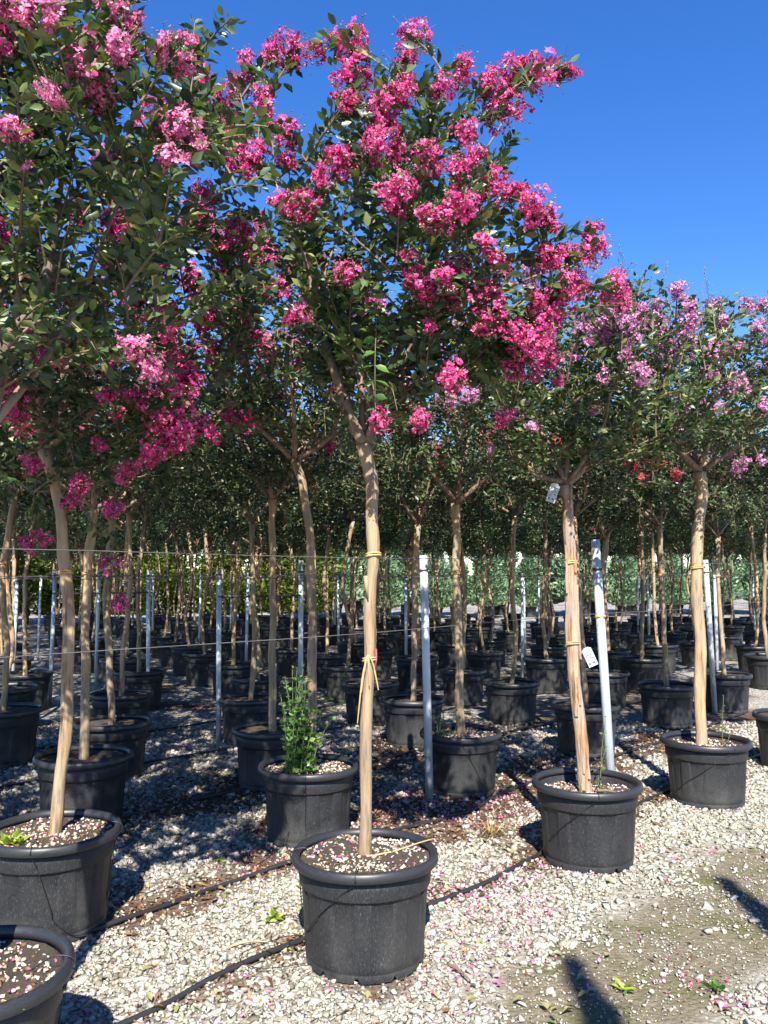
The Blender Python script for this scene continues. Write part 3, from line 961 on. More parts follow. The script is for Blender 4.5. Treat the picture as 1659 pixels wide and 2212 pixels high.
def gz(x, y):
    near = np.clip((14 - np.hypot(x, y)) / 6, 0, 1)
    return near * (0.006 * np.sin(x * 2.3 + .5) * np.sin(y * 1.9) + 0.004 * np.sin(x * 7.1 + y * 3) * np.sin(y * 6.3 - x)) - .008


def peat_mask(x, y):
    """0..1 how much brown litter lies here: thick along the hoses and in the shade of the rows"""
    d = np.minimum(np.minimum(line_dist(x, y, HOSE0) * 1.6, line_dist(x, y, HOSE1)), line_dist(x, y, HOSES[2]))
    v = .75 - d * 1.9 + .42 * fbm(x, y, 1.0, .4) + .55 * np.clip((y - 4.5), 0, 1.2) - .5 * np.clip(x - .9, 0, 1) - .25 * np.clip(4.6 - y, 0, 1)
    blob = .9 - np.hypot((x - .62) / .75, (y - 5.35) / .45)
    blob2 = .75 - np.hypot((x + .78) / .42, (y - 5.4) / .5)
    blob3 = np.maximum(.7 - np.hypot((x - .25) / .42, (y - 4.3) / .36), .55 + .25 * fbm(x, y, 2.6, .9) - np.hypot((x - .02) / .50, (y - 3.42) / .34))
    blob3 = np.maximum(blob3, .38 + .3 * fbm(x, y, 2.2, 1.7) - np.hypot((x - 1.05) / .55, (y - 5.5) / .5))
    return np.clip(np.maximum.reduce([v - .06, blob, blob2, blob3]) * 1.5, 0, 1)


def build_ground():
    xs = np.concatenate([[-600, -200, -80, -40, -20], np.arange(-10, -5, .5), np.arange(-5, 6, .055), np.arange(6, 12, .5), [20, 40, 80, 200, 600]])
    ys = np.concatenate([[-400, -100, -30, -10, -4, 0, 1.5], np.arange(2.2, 9.5, .055), np.arange(9.5, 20, .4), [22, 26, 32, 40, 60, 100, 200, 500, 1200]])
    X, Y = np.meshgrid(xs, ys)
    Z = gz(X, Y)
    V = np.stack([X.ravel(), Y.ravel(), Z.ravel()], 1)
    nx, ny = len(xs), len(ys)
    i = np.arange(ny - 1)[:, None] * nx + np.arange(nx - 1)[None, :]
    F = np.stack([i, i + 1, i + nx + 1, i + nx], -1).reshape(-1, 4)
    me = mesh('ground', V, F, M['ground'], None, True)
    x, y = V[:, 0], V[:, 1]
    bare = np.clip(.5 - (poly_dist(x, y, BARE) + .10 * fbm(x, y, 1.6)) / .12, 0, 1)
    near = np.clip((8.6 - y) / 1.2, 0, 1) * np.clip((1.2 + .6 * y - np.abs(x)) / .4, 0, 1)
    for nm, val in (('bare', bare), ('near', near), ('peat', peat_mask(x, y) * .9)):
        at = me.attributes.new(nm, 'FLOAT', 'POINT')
        at.data.foreach_set('value', val.astype(np.float32))
    o = link('ground', me)
    o['kind'] = 'structure'
    o['label'] = 'white limestone gravel yard with bare mossy earth and brown litter'
    return o


GROUND = build_ground()


def scatter_area(n, y0, y1, pad=.5):
    y = np.sqrt(rng.uniform(y0 ** 2, y1 ** 2, n))
    x = rng.uniform(-1, 1, n) * (.47 * y + pad)
    return x, y


def build_gravel():
    px, py, ps = [], [], []
    for y0, y1, dens, s0 in ((2.55, 4.4, 5200, .0128), (4.4, 6.2, 3500, .0152), (6.2, 9.2, 1500, .021)):
        area = .47 * (y1 ** 2 - y0 ** 2) + (y1 - y0)
        x, y = scatter_area(int(area * dens), y0, y1)
        s = np.clip(rng.lognormal(math.log(s0), .42, len(x)), .005, .040)
        bd = poly_dist(x, y, BARE) + .16 * fbm(x, y, 1.9)
        s = np.where(bd < -.05, s * rng.uniform(.35, 1.1, len(x)), s)
        keep = rng.uniform(0, 1, len(x)) < np.clip(.09 + np.clip((bd + .04) / .26, 0, 1), 0, 1)
        pm = peat_mask(x, y)
        keep &= rng.uniform(0, 1, len(x)) < (1 - .86 * pm)
        px.append(x[keep]); py.append(y[keep]); ps.append(s[keep])
    x, y = rng.uniform(.1, 3.2, 26000), rng.uniform(2.6, 5.6, 26000)
    k = (poly_dist(x, y, BARE) < .05) & (rng.uniform(0, 1, 26000) < .55 + .4 * fbm(x, y, 2.4, 1.0)) & (np.abs(x) < .5 * y + .3)
    px.append(x[k]); py.append(y[k]); ps.append(np.clip(rng.lognormal(math.log(.0052), .4, k.sum()), .002, .014))
    x, y, s = map(np.concatenate, (px, py, ps))
    pos = np.stack([x, y, gz(x, y) + s * .12 + rng.uniform(0, .007, len(x))], 1)
    # the 300 that show largest are stones of their own
    vis = (np.abs(x) < .46 * y) & (y > 3.1)
    score = np.where(vis, s / y, 0)
    big = np.zeros(len(x), bool)
    big[np.argsort(-score)[:300]] = True
    g = Geo()
    scatter_stones(g, pos[~big], s[~big])
    o = link('gravel', g.mesh('gravel', [M['stone']]))
    o['kind'] = 'stuff'
    o['label'] = 'loose crushed white limestone chips covering the yard'
    sm = [mesh('stone', T, STONE_F, M['stone']) for T in STONES]
    for k, i in enumerate(np.nonzero(big)[0]):
        link('stone', sm[k % len(sm)], GROUND, tuple(pos[i]), (rng.normal(0, .3), rng.normal(0, .3), rng.uniform(0, 6.28)), (float(s[i]),) * 3)


build_gravel()


def build_litter():
    x, y = scatter_area(90000, 2.6, 8.5)
    pm = peat_mask(x, y)
    k = rng.uniform(0, 1, len(x)) < pm * .5 + .02
    x, y = x[k], y[k]
    n = len(x)
    g = Geo()
    chipV = np.array([(-.5, 0, 0), (-.1, .16, .12), (.5, .05, .02), (0, -.17, .05)])
    X, Y, Z = rand_rot(n, .45)
    pos = np.stack([x, y, gz(x, y) + rng.uniform(.006, .016, n)], 1)
    V, F = place_many(chipV, np.array([(0, 3, 1), (1, 3, 2)]), pos, X, Y, Z, np.clip(rng.lognormal(math.log(.022), .5, n), .008, .08))
    g.add(V, F, 0)
    o = link('leaf_litter', g.mesh('leaf_litter', [M['litter']]))
    o['kind'] = 'stuff'
    o['label'] = 'brown shredded bark and rotting litter in drifts on the gravel'
    x, y = scatter_area(52000, 2.6, 8.0)
    f = fbm(x, y, 1.3, 2.0) + 1.1 * peat_mask(x, y) - 1.25 * np.hypot((x - .45) / 1.6, (y - 4.2) / 2.2) + .7
    f += 1.1 * (np.hypot((x - .30) / .22, (y - 3.3) / .3) < 1) + 1.0 * (np.hypot((x - .55) / .3, (y - 4.55) / .25) < 1) + .9 * (np.hypot((x - 1.35) / .3, (y - 3.35) / .25) < 1)
    k = rng.uniform(0, 1, len(x)) < np.clip(np.clip(f, 0, 2) ** 2 * .30, .010, .8)
    x, y = x[k], y[k]
    n = len(x)
    X, Y, Z = rand_rot(n, .8)
    pos = np.stack([x, y, gz(x, y) + rng.uniform(.010, .022, n)], 1)
    g = Geo()
    V, F = place_many(ROUND_V, LEAF_F, pos, X, Y, Z, rng.uniform(.008, .020, n))
    g.add(V, F, 0)
    o = link('fallen_petals', g.mesh('fallen_petals', [M['petal']]))
    o['kind'] = 'stuff'
    o['label'] = 'pink fallen crape myrtle petals strewn over the gravel'
    x, y = scatter_area(9000, 2.6, 8.0)
    f = .25 + .5 * peat_mask(x, y) + .25 * fbm(x, y, 1.5, 1.0) - .5 * np.clip(x - .6, 0, 1)
    k = rng.uniform(0, 1, len(x)) < np.clip(f * .55, .03, .5)
    x, y = x[k], y[k]
    n = len(x)
    X, Y, Z = rand_rot(n, .35)
    pos = np.stack([x, y, gz(x, y) + rng.uniform(.012, .022, n)], 1)
    sz = rng.uniform(.022, .05, n)
    score = np.where((np.abs(x) < .46 * y) & (y > 3.1), sz / y, 0)
    big = np.zeros(n, bool)
    big[np.argsort(-score)[:120]] = True
    g = Geo()
    V, F = place_many(LEAF_V, LEAF_F, pos[~big], X[~big], Y[~big], Z[~big], sz[~big])
    g.add(V, F, 0)
    o = link('fallen_leaves', g.mesh('fallen_leaves', [M['fallen']]))
    o['kind'] = 'stuff'
    o['label'] = 'curled olive and brown leaves dropped on the gravel'
    lm = [mesh('fallen_leaf', LEAF_V * np.array([1, 1, c]), LEAF_F, M['fallen']) for c in (1, 2, 3)]
    for k_, i in enumerate(np.nonzero(big)[0]):
        q = link('fallen_leaf', lm[k_ % 3], GROUND)
        s = float(sz[i])
        q.matrix_local = Matrix([[X[i][k] * s, Y[i][k] * s, Z[i][k] * s, pos[i][k]] for k in range(3)] + [[0, 0, 0, 1]])


build_litter()

# ------------------------------------------------------------------ the front rows, tree by tree
T1 = tree('hot pink crape myrtle with raffia tails on its pale trunk, alone before the open gravel', (-.08, 3.6),
          [(-.08, 3.6, .38), (-.08, 3.6, .7), (-.07, 3.6, 1.09), (-.06, 3.6, 1.43), (-.05, 3.6, 1.67), (-.05, 3.6, 1.87), (-.06, 3.6, 2.04), (-.09, 3.6, 2.18)],
          .0255, .0275, TIPS_MAIN, 'hot', (.08, 3.66, 3.02), (.68, .66, .88), 300,
          limbs=[(Yv([(-.09, 2.18), (-.16, 2.33), (-.21, 2.47), (-.27, 2.64), (-.31, 2.81), (-.36, 3.02), (-.48, 3.33)], 3.6, -.12), .027),
                 (Yv([(-.06, 2.2), (-.03, 2.31), (.01, 2.49), (.08, 2.64), (.15, 2.85), (.27, 3.11)], 3.6, .05), .028),
                 (Yv([(-.09, 2.24), (-.11, 2.51), (-.14, 2.6), (-.13, 2.73), (-.08, 3.02), (-.02, 3.59)], 3.62, .25), .018),
                 (Yv([(-.05, 2.2), (.05, 2.45), (.28, 2.66), (.55, 2.85), (.85, 2.95)], 3.62, -.2), .016),
                 (Yv([(-.05, 2.2), (.02, 2.6), (.25, 3.1), (.42, 3.45), (.58, 3.72)], 3.62, -.05), .015)],
          n_leaf=300, leaf_len=.052, spacing=.021, soil_z=.408, ties=((1.67, 'raffia'), (1.26, 'raffia_pale')), buds=6, var=0, pot_rot=.3, max_reach=.6)
T0 = tree('light pink crape myrtle whose pot stands before the weedy pot, seedling on its soil', (-1.25, 2.54),
          [(-1.25, 2.54, .38), (-1.25, 2.54, .8), (-1.26, 2.54, 1.3), (-1.27, 2.54, 1.8), (-1.26, 2.54, 2.02)],
          .032, .033, TIPS_NEAR, 'light', (-1.25, 2.66, 3.05), (.95, .74, 1.0), 380,
          limbs=[(Yv([(-1.26, 2.05), (-1.19, 2.32), (-1.11, 2.42), (-1.06, 2.54), (-1.03, 2.74), (-1.0, 3.0)], 2.54, -.05), .030)],
          n_leaf=300, leaf_len=.050, spacing=.0215, var=1, max_reach=.6, buds=3, extra_blossom=26, mixcol='hot')
L1 = tree('deep pink crape myrtle leaning in a large pot with yellow-green weeds', (-1.54, 3.91),
          [(-1.53, 3.91, .38), (-1.51, 3.91, .64), (-1.49, 3.91, .92), (-1.49, 3.91, 1.26), (-1.51, 3.91, 1.59), (-1.54, 3.91, 1.81), (-1.58, 3.91, 2.05), (-1.64, 3.91, 2.2)],
          .028, .026, TIPS_LEFT, 'hot', (-1.42, 4.02, 2.85), (.95, .72, .95), 310, n_leaf=250, extra_blossom=26, mixcol='deep', leaf_len=.048, var=2, spacing=.024)
T2 = tree('lilac crape myrtle with flaking orange bark and white tags in a dusty pot', (1.16, 4.8),
          [(1.16, 4.8, .33), (1.14, 4.8, .55), (1.11, 4.8, .92), (1.09, 4.8, 1.24), (1.09, 4.8, 1.45), (1.09, 4.8, 1.66), (1.08, 4.8, 1.94), (1.07, 4.8, 2.13)],
          .036, .031, TIPS_LILAC, 'lilac', (1.22, 4.85, 2.78), (.96, .82, .70), 470,
          limbs=[(Yv([(1.07, 2.15), (1.16, 2.22), (1.17, 2.32), (1.11, 2.45), (1.11, 2.6), (1.1, 2.9)], 4.8, -.08), .026),
                 (Yv([(1.09, 2.2), (1.26, 2.32), (1.43, 2.46), (1.6, 2.75)], 4.8, .1), .020),
                 (Yv([(1.05, 2.18), (.95, 2.17), (.85, 2.21), (.7, 2.4)], 4.8, -.1), .018), (Yv([(1.05, 2.2), (.99, 2.37), (.88, 2.54), (.7, 2.8)], 4.8, .1), .017)],
          n_leaf=150, leaf_len=.043, spacing=.0245, trunk_mat='bark_rough', soil_z=.365, ties=((1.67, 'raffia'), (1.20, 'raffia_pale')), extra_blossom=8, var=1, buds=6)
T3 = tree('lilac crape myrtle with thick kinked trunk in a grey-stained pot', (2.31, 6.0),
          [(2.28, 6, .36), (2.28, 6, .62), (2.29, 6, 1.08), (2.28, 6, 1.41), (2.28, 6, 1.7), (2.31, 6, 1.99), (2.34, 6, 2.22), (2.33, 6, 2.36)],
          .040, .040, TIPS_LILAC_FAR, 'lilac', (2.4, 6.05, 2.98), (1.08, .92, .80), 480, n_leaf=120, leaf_len=.044, spacing=.026, soil_z=.38, extra_blossom=10, n_limbs=6, ties=((1.68, 'raffia'),), var=2, buds=8)
TA = tree('bent-trunk pink crape myrtle with bushy green shoots in its pot', (-.47, 5.2),
          [(-.45, 5.2, .38), (-.45, 5.2, .86), (-.45, 5.2, 1.21), (-.46, 5.2, 1.58), (-.48, 5.2, 1.93), (-.52, 5.2, 2.17), (-.57, 5.2, 2.34)],
          .028, .027, TIPS_MID, 'hot', (-.62, 5.25, 2.95), (.95, .88, .84), 350, n_leaf=120, leaf_len=.044, extra_blossom=46, mixcol='light', var=0, spacing=.026)
TB = tree('mottled-trunk crape myrtle with sparse lilac blossom beside a steel post', (.58, 6.3),
          [(.58, 6.3, .38), (.57, 6.3, .77), (.57, 6.3, 1.16), (.55, 6.3, 1.58), (.56, 6.3, 1.93), (.55, 6.3, 2.16)],
          .033, .030, TIPS_B, 'lilac', (.6, 6.35, 2.85), (.98, .9, .8), 370, n_leaf=100, leaf_len=.042, extra_blossom=16, mixcol='hot', var=1, spacing=.027)

MAN = [T0, T1, L1, T2, T3, TA, TB]


def mid_tree(label, x, y, path, color, r=.029, **kw):
    top = path[-1]
    return tree(label, (x, y), [(x + a, y, z) for a, z in path], r, r * .95, [], color, (x + top[0], y + .05, top[1] + .64), (.94, .92, .80), 360,
                detail=False, leaf_len=.046, spacing=.027, extra_blossom=32, sides=9, **kw)


MAN.append(mid_tree('crape myrtle directly behind the weedy pot, trunk shaded by blossom', -1.97, 5.49, [(0, .38), (0, .82), (-.01, 1.18), (-.01, 1.58), (.01, 1.89), (.02, 2.05)], 'deep', r=.031, var=1))
MAN.append(mid_tree('crape myrtle just behind the pot of bushy shoots, pot half hidden', -.86, 6.45, [(0, .38), (-.01, .86), (-.01, 1.4), (-.02, 1.94), (-.02, 2.2)], 'deep', var=2))
MAN.append(mid_tree('straight-trunked crape myrtle in the pot with a lit rim under hanging blossom', -2.2, 6.75, [(0, .38), (-.03, .83), (-.07, 1.39), (-.06, 1.77), (-.04, 2.07)], 'deep', var=0))
MAN.append(mid_tree('crape myrtle in the shaded pot behind the mottled trunk and post', .28, 7.99, [(0, .38), (.01, .9), (.02, 1.5), (.05, 2.1)], 'deep', var=1))
MAN.append(mid_tree('crape myrtle behind the peeling-bark tree, pot across the steel post', 1.85, 7.64, [(0, .38), (-.02, .9), (-.05, 1.5), (-.08, 2.15)], 'coral', var=2))
MAN.append(mid_tree('crape myrtle in a pot dappled with leaf shade between two lilac trees', 3.06, 9.0, [(0, .38), (-.01, .92), (-.02, 1.57), (-.03, 2.15)], 'coral', var=0))
MAN.append(mid_tree('lilac crape myrtle at the end of the front row in a half-seen pot', 3.45, 7.05, [(0, .38), (0, .9), (.02, 1.5), (.0, 2.15)], 'lilac', var=1))

# ------------------------------------------------------------------ the rows behind: copies of five trees
protos = []
for i, (colr, mx) in enumerate((('deep', 'coral'), ('coral', 'deep'), ('deep', 'hot'), ('coral', None), ('hot', 'deep'))):
    w1, w2 = rng.uniform(-.05, .05), rng.uniform(-.07, .07)
    p = tree('red-flowering crape myrtle standing deep in the shaded rows of black pots', (0, 0), [(0, 0, .38), (w1, w2, .9), (-w2, w1, 1.5), (w2, w1, 2.0 + .08 * i)],
             .026, .025, [], colr, (w2, 0, 2.62 + .08 * i), (.98, .98, .82), 400, detail=False, leaf_len=.050, spacing=.029, extra_blossom=11, mixcol=mx,
             sides=8, group='crape myrtles deep in the rows', var=i, n_limbs=4)
    protos.append(p)


def copy_tree(o, parent=None, skip=(), most=99):
    c = o.copy()
    C.objects.link(c)
    c.parent = parent
    left = most
    for ch in o.children:
        kind = ch.name.split('.')[0]
        if kind in skip:
            continue
        if kind == 'blossom':
            left -= 1
            if left < 0:
                continue
        copy_tree(ch, c, skip)
    return c


man_xy = [(o.location.x, o.location.y) for o in MAN]
fixed = [(-.15, 9.12), (1.41, 9.19), (3.61, 11.61), (-2.63, 8.33), (-1.3, 8.08), (-3.91, 8.57), (-4.31, 9.97), (4.09, 9.97), (5.54, 11.94), (-2.78, 2.85), (-3.25, 4.4), (-3.1, 5.6), (-3.3, 7.2)]
cells = list(fixed)
for k in range(0, 27):
    nn = 2.6 + 1.34 * k
    for j in range(-16, 28):
        X, Y = lat(nn, .9 + 1.5 * j + .48 * (k % 3) + rng.uniform(-.2, .2))
        X += rng.uniform(-.15, .15)
        if Y < 5.0 or Y > 26 or abs(X) > .49 * Y + .7:
            continue
        if Y < 9.6 and abs(X) < .46 * Y:
            continue
        if any(math.hypot(X - a, Y - b_) < 1.05 for a, b_ in man_xy + cells):
            continue
        cells.append((X, Y))
used = [False] * 5
COLW = ('deep pink', 'coral red', 'rose pink', 'pale coral', 'hot pink')
ORD = ('front', 'second', 'third', 'fourth', 'fifth', 'sixth', 'seventh', 'eighth', 'ninth', 'tenth', 'eleventh', 'twelfth', 'thirteenth', 'fourteenth', 'fifteenth', 'sixteenth', 'seventeenth', 'eighteenth', 'nineteenth', 'twentieth')
for i, (X, Y) in enumerate(cells):
    q = int(rng.integers(0, 5))
    if not used[q]:
        o = protos[q]
        used[q] = True
    else:
        far = Y > 11
        o = copy_tree(protos[q], None, ('gravel_topping', 'bud_spray', 'tie', 'twigs') if far else (), 3 if Y > 15 else 8)
    rowno = int(round((S2 * (Y - X) - 2.6) / 1.34))
    o['label'] = '%s crape myrtle standing in the %s row of black pots' % (COLW[q], ORD[max(0, min(rowno, 19))])
    o.location = (X, Y, 0)
    o.rotation_euler = (0, 0, rng.uniform(0, 6.28))
    s = rng.uniform(.93, 1.07)
    o.scale = (s, s, s)

# ------------------------------------------------------------------ shoots, weeds, sticks
def leafy_shoots(name, parent, spots, mt, leaf, sp, tmpl=ROUND_V):
    g = Geo()
    LP, LY, LS = [], [], []
    for (x, y, z, dx, dy, h) in spots:
        P = spline([(x, y, z - .03), (x + dx * .3, y + dy * .3, z + h * .5), (x + dx, y + dy, z + h)], 10)
        g.add(*tube(P, np.linspace(.004, .0015, 10), 4), 1)
        m = max(4, int(h / sp))
        for q in np.linspace(.06, 1, m):
            b_ = P[min(9, int(q * 9))]
            for s in (0, math.pi):
                a = rng.uniform(-.6, .6) + s + (q * m % 2) * 1.57
                LP.append(b_ + rng.normal(0, .004, 3))
                LY.append((math.cos(a), math.sin(a), .45))
                LS.append(leaf * rng.uniform(.6, 1.15) * (1.1 - .5 * q))
    LP, LY, LS = np.array(LP), np.array(LY), np.array(LS)
    X, Y, Z = leaf_frames(LY, .9)
    V, F = place_many(tmpl, LEAF_F, LP, X, Y, Z, LS)
    g.add(V, F, 0)
    return link(name, g.mesh(name, [mt, M['green_stem']], True), parent)


sp = []
for k in range(30):
    a = rng.uniform(0, 6.28)
    r_ = rng.uniform(.0, .09)
    x0, y0 = -.05 + r_ * math.cos(a), -.13 + r_ * .7 * math.sin(a)
    sp.append((x0, y0, .40, rng.uniform(-.09, .10), rng.uniform(-.06, .06), rng.uniform(.25, .66)))
sp.append((.02, -.12, .40, .20, -.02, .42))
sp.append((.0, -.1, .40, .26, .0, .66))
leafy_shoots('basal_shoots', TA, sp, M['leaf_bright'], .044, .027)
leafy_shoots('basal_shoots', T2, [(.07, -.02, .37, .04, -.01, .42), (.06, .0, .37, .06, .01, .25), (-.05, -.08, .37, -.03, -.02, .06)], M['leaf_bright'], .030, .045)
leafy_shoots('basal_shoots', TB, [(-.12 + rng.uniform(-.07, .07), -.08 + rng.uniform(-.05, .05), .40, rng.uniform(-.04, .04), 0, rng.uniform(.08, .2)) for _ in range(9)], M['leaf_bright'], .038, .03)
leafy_shoots('basal_shoots', T3, [(.1, -.05, .385, .02, 0, .36), (.12, -.08, .385, .04, 0, .12)], M['leaf_bright'], .022, .04)


g = Geo()
P = spline([(.0, .03, 2.62), (.04, -.22, 2.74), (.05, -.40, 2.62), (.045, -.43, 2.46), (.045, -.42, 2.28)], 26)
g.add(*tube(P, np.linspace(.004, .0015, 26), 4), 1)
LP, LY = [], []
for i in range(8, 26, 2):
    for sgn in (1, -1):
        LP.append(P[i])
        LY.append((sgn * .95, -.1 + rng.normal(0, .12), -.30 + rng.normal(0, .12)))
LP, LY = np.array(LP), np.array(LY)
X, Y, Z = leaf_frames(LY, 1.2)
V, F = place_many(LEAF_V, LEAF_F, LP, X, Y, Z, rng.uniform(.050, .066, len(LP)))
g.add(V, F, 0)
link('hanging_sprig', g.mesh('hanging_sprig', [M['leaf_bright'], M['green_stem']], True), T1)


def weed(label, loc, mt, n, size, h, tmpl=LEAF_V):
    LP = rng.normal(0, 1, (n, 3)) * np.array([size * .12, size * .10, .0])
    LP[:, 2] = rng.uniform(0, h * .3, n)
    LY = np.stack([rng.normal(0, 1, n), rng.normal(0, 1, n), rng.uniform(.2, 1.0, n)], 1)
    X, Y, Z = leaf_frames(LY, .9)
    V, F = place_many(tmpl * np.array([.6, 1, 1]), LEAF_F, LP, X, Y, Z, rng.uniform(.6, 1.3, n) * h * 1.35)
    o = link('weed', mesh('weed', V, F, mt, None, True), None, loc)
    return tag(o, label, 'plant')


M['weed_y'] = thin_leaf('weed_leaf', [(0.0, (.18, .26, .03)), (1.0, (.36, .42, .07))], .5, .3)
weed('yellow-green weed tuft in the pot of the leaning deep pink tree', (-1.66, 3.77, .40), M['weed_y'], 90, .13, .042)
weed('small three-leaved green seedling in the pot of the light pink tree', (-1.02, 2.36, .40), M['weed_y'], 5, .03, .026, ROUND_V)
weed('small green weed sprouting from mossy bare earth', (.93, 3.3, 0.0), M['weed_y'], 9, .04, .035)
weed('leafy green sprig dropped on gravel before the mossy patch', (1.28, 3.30, .01), M['leaf_bright'], 18, .10, .026, ROUND_V)
weed('low green weed on gravel between the two hoses', (-.50, 3.95, .0), M['weed_y'], 14, .12, .05)
weed('small weed in shaded gravel beside the pot of bushy shoots', (-.92, 4.75, .0), M['leaf_bright'], 14, .10, .022, ROUND_V)
g = Geo()
for k in range(30):
    a = rng.uniform(0, 6.28)
    L = rng.uniform(.08, .24)
    e = np.array([math.cos(a) * L * .8, math.sin(a) * L * .6, L * rng.uniform(.1, .75)])
    b0 = np.array([rng.normal(0, .02), rng.normal(0, .02), 0])
    g.add(*tube([b0, b0 + e * .5 + (0, 0, .05), b0 + e], [.0022, .0016, .0007], 3))
tag(link('grass_tuft', g.mesh('grass_tuft', [M['straw']]), None, (.66, 5.18, 0)), 'dry straw-coloured grass tuft in brown litter beside the hose', 'grass')


def stick(label, pts, r_):
    tag(link('stick', tube_mesh('stick', spline(pts, 9), np.linspace(r_, r_ * .5, 9), M['raffia_pale'] if r_ < .006 else M['twig'], 6, .1)), label, 'stick')


stick('long dry stem lying across the soil of the hot pink tree', [(-.05, 3.56, .422), (.05, 3.60, .431), (.15, 3.66, .444), (.22, 3.71, .447)], .0045)
stick('bent dead twig on the soil below the flaking orange trunk', [(1.19, 4.74, .39), (1.26, 4.72, .395), (1.33, 4.66, .39)], .009)
stick('short dry twig beside the foot of the hot pink tree pot', [(.26, 3.50, .012), (.30, 3.44, .016), (.34, 3.36, .012)], .007)
stick('thin pale twig on the gravel between hoses', [(-.66, 3.66, .012), (-.58, 3.70, .016), (-.50, 3.70, .012)], .004)

# ------------------------------------------------------------------ raffia tails, red ribbon, peeling bark, tags
rt = [c for c in T1.children if c.name.startswith('trunk')][0]
for k, (dx, L, dy) in enumerate(((-.035, .29, -.03), (-.022, .16, -.036), (.004, .13, -.040), (.034, .15, -.030), (.02, .06, -.04), (-.01, .07, -.042))):
    zt = 1.262
    P = spline([(.012, dy - .002, zt), (.012 + dx * .7, dy - .008, zt - L * .35), (.012 + dx * 1.3, dy - .004, zt - L)], 7)
    wv = np.array([.009, .003, 0]) * (1 if L > .1 else .6)
    V = np.concatenate([P - wv * np.linspace(.7, .25, 7)[:, None], P + wv * np.linspace(.7, .25, 7)[:, None], P + np.array([0, -.006, 0])])
    F = [(i, i + 1, 14 + i + 1, 14 + i) for i in range(6)] + [(14 + i, 14 + i + 1, 7 + i + 1, 7 + i) for i in range(6)]
    link('raffia_tail', mesh('raffia_tail', V, np.array(F), M['raffia_pale'], None, True), rt)
P = [(.045, -.012, 1.285), (.047, -.016, 1.25), (.043, -.020, 1.205)]
link('ribbon', tube_mesh('ribbon', P, [.004, .004, .003], M['red'], 5), rt)
P = [(.0, -.040, 1.60), (.004, -.044, 1.55), (.012, -.040, 1.50)]
link('bark_flake', tube_mesh('bark_flake', P, [.011, .009, .002], M['bark'], 6), rt)
bt = [c for c in T2.children if c.name.startswith('trunk')][0]
TZ = np.array([.33, .55, .92, 1.24, 1.45, 1.66, 1.94, 2.13])
TX = np.array([1.16, 1.14, 1.11, 1.09, 1.09, 1.09, 1.08, 1.07]) - 1.16
for (a, z0, z1, w_) in ((.9, 1.55, 1.12, .010), (-.9, 1.45, 1.2, .008), (.5, 1.9, 1.62, .009), (-.4, 1.05, .8, .010), (.4, .75, .45, .010), (-.7, 1.78, 1.5, .008), (.2, 1.02, .86, .008), (-.2, .62, .48, .007)):
    P = np.array([(np.interp(z, TZ, TX) + q * math.sin(a), -q * math.cos(a), z) for z, q in ((z0, .036), ((z0 + z1) / 2, .041), (z1, .045))])
    P = spline(P, 7)
    V = np.concatenate([P + np.array([-w_, .010, 0]), P + np.array([0, -.004, 0]), P + np.array([w_, .008, 0])]) + rng.normal(0, .0015, (21, 3))
    F = [(i, i + 1, 7 + i + 1, 7 + i) for i in range(6)] + [(7 + i, 7 + i + 1, 14 + i + 1, 14 + i) for i in range(6)]
    link('bark_flake', mesh('bark_flake', V, np.array(F), M['bark_rough'], None, True), bt)


def box(V0, V1):
    x0, y0, z0 = V0
    x1, y1, z1 = V1
    V = [(x0, y0, z0), (x1, y0, z0), (x1, y1, z0), (x0, y1, z0), (x0, y0, z1), (x1, y0, z1), (x1, y1, z1), (x0, y1, z1)]
    F = [(0, 3, 2, 1), (4, 5, 6, 7), (0, 1, 5, 4), (1, 2, 6, 5), (2, 3, 7, 6), (3, 0, 4, 7)]
    return V, F


def plant_tag(label, loc, rot, w_=.056, h_=.115):
    V = [(-w_ / 2, -.0008, -h_), (w_ / 2, -.0008, -h_), (w_ / 2, -.0008, -.012), (.012, -.0008, 0), (-.012, -.0008, 0), (-w_ / 2, -.0008, -.012)]
    V = V + [(x, .0008, z) for x, y, z in V]
    F = [(0, 1, 2, 3, 4, 5), (11, 10, 9, 8, 7, 6)] + [(i, 6 + i, 6 + (i + 1) % 6, (i + 1) % 6) for i in range(6)]
    o = link('plant_tag', mesh('plant_tag', V, F, M['tag']), None, loc, rot)
    tag(o, label, 'tag')
    g = Geo()
    for (x, z, a, c) in ((-.004, -.028, .030, .003), (-.006, -.036, .024, .003), (-.002, -.046, .034, .004), (-.010, -.056, .018, .003), (.012, -.066, .012, .006), (-.012, -.074, .012, .004), (-.014, -.094, .012, .012), (.010, -.094, .014, .010)):
        V, F = box((x - a / 2, -.0016, z - c / 2), (x + a / 2, -.0010, z + c / 2))
        g.add(V, np.array(F))
    link('printed_text', g.mesh('printed_text', [M['print']]), o)
    s = tube_mesh('string', [(0, 0, -.006), (.004, .01, .02), (0, .02, .04)], .0012, M['raffia_pale'], 4)
    link('string', s, o)


plant_tag('white printed tag hanging under the fork of the flaking-bark tree', (1.0, 4.73, 2.135), (.1, .32, .1))
plant_tag('white printed tag tied at mid height on the flaking orange trunk', (1.155, 4.745, 1.19), (.1, -.42, -.1))

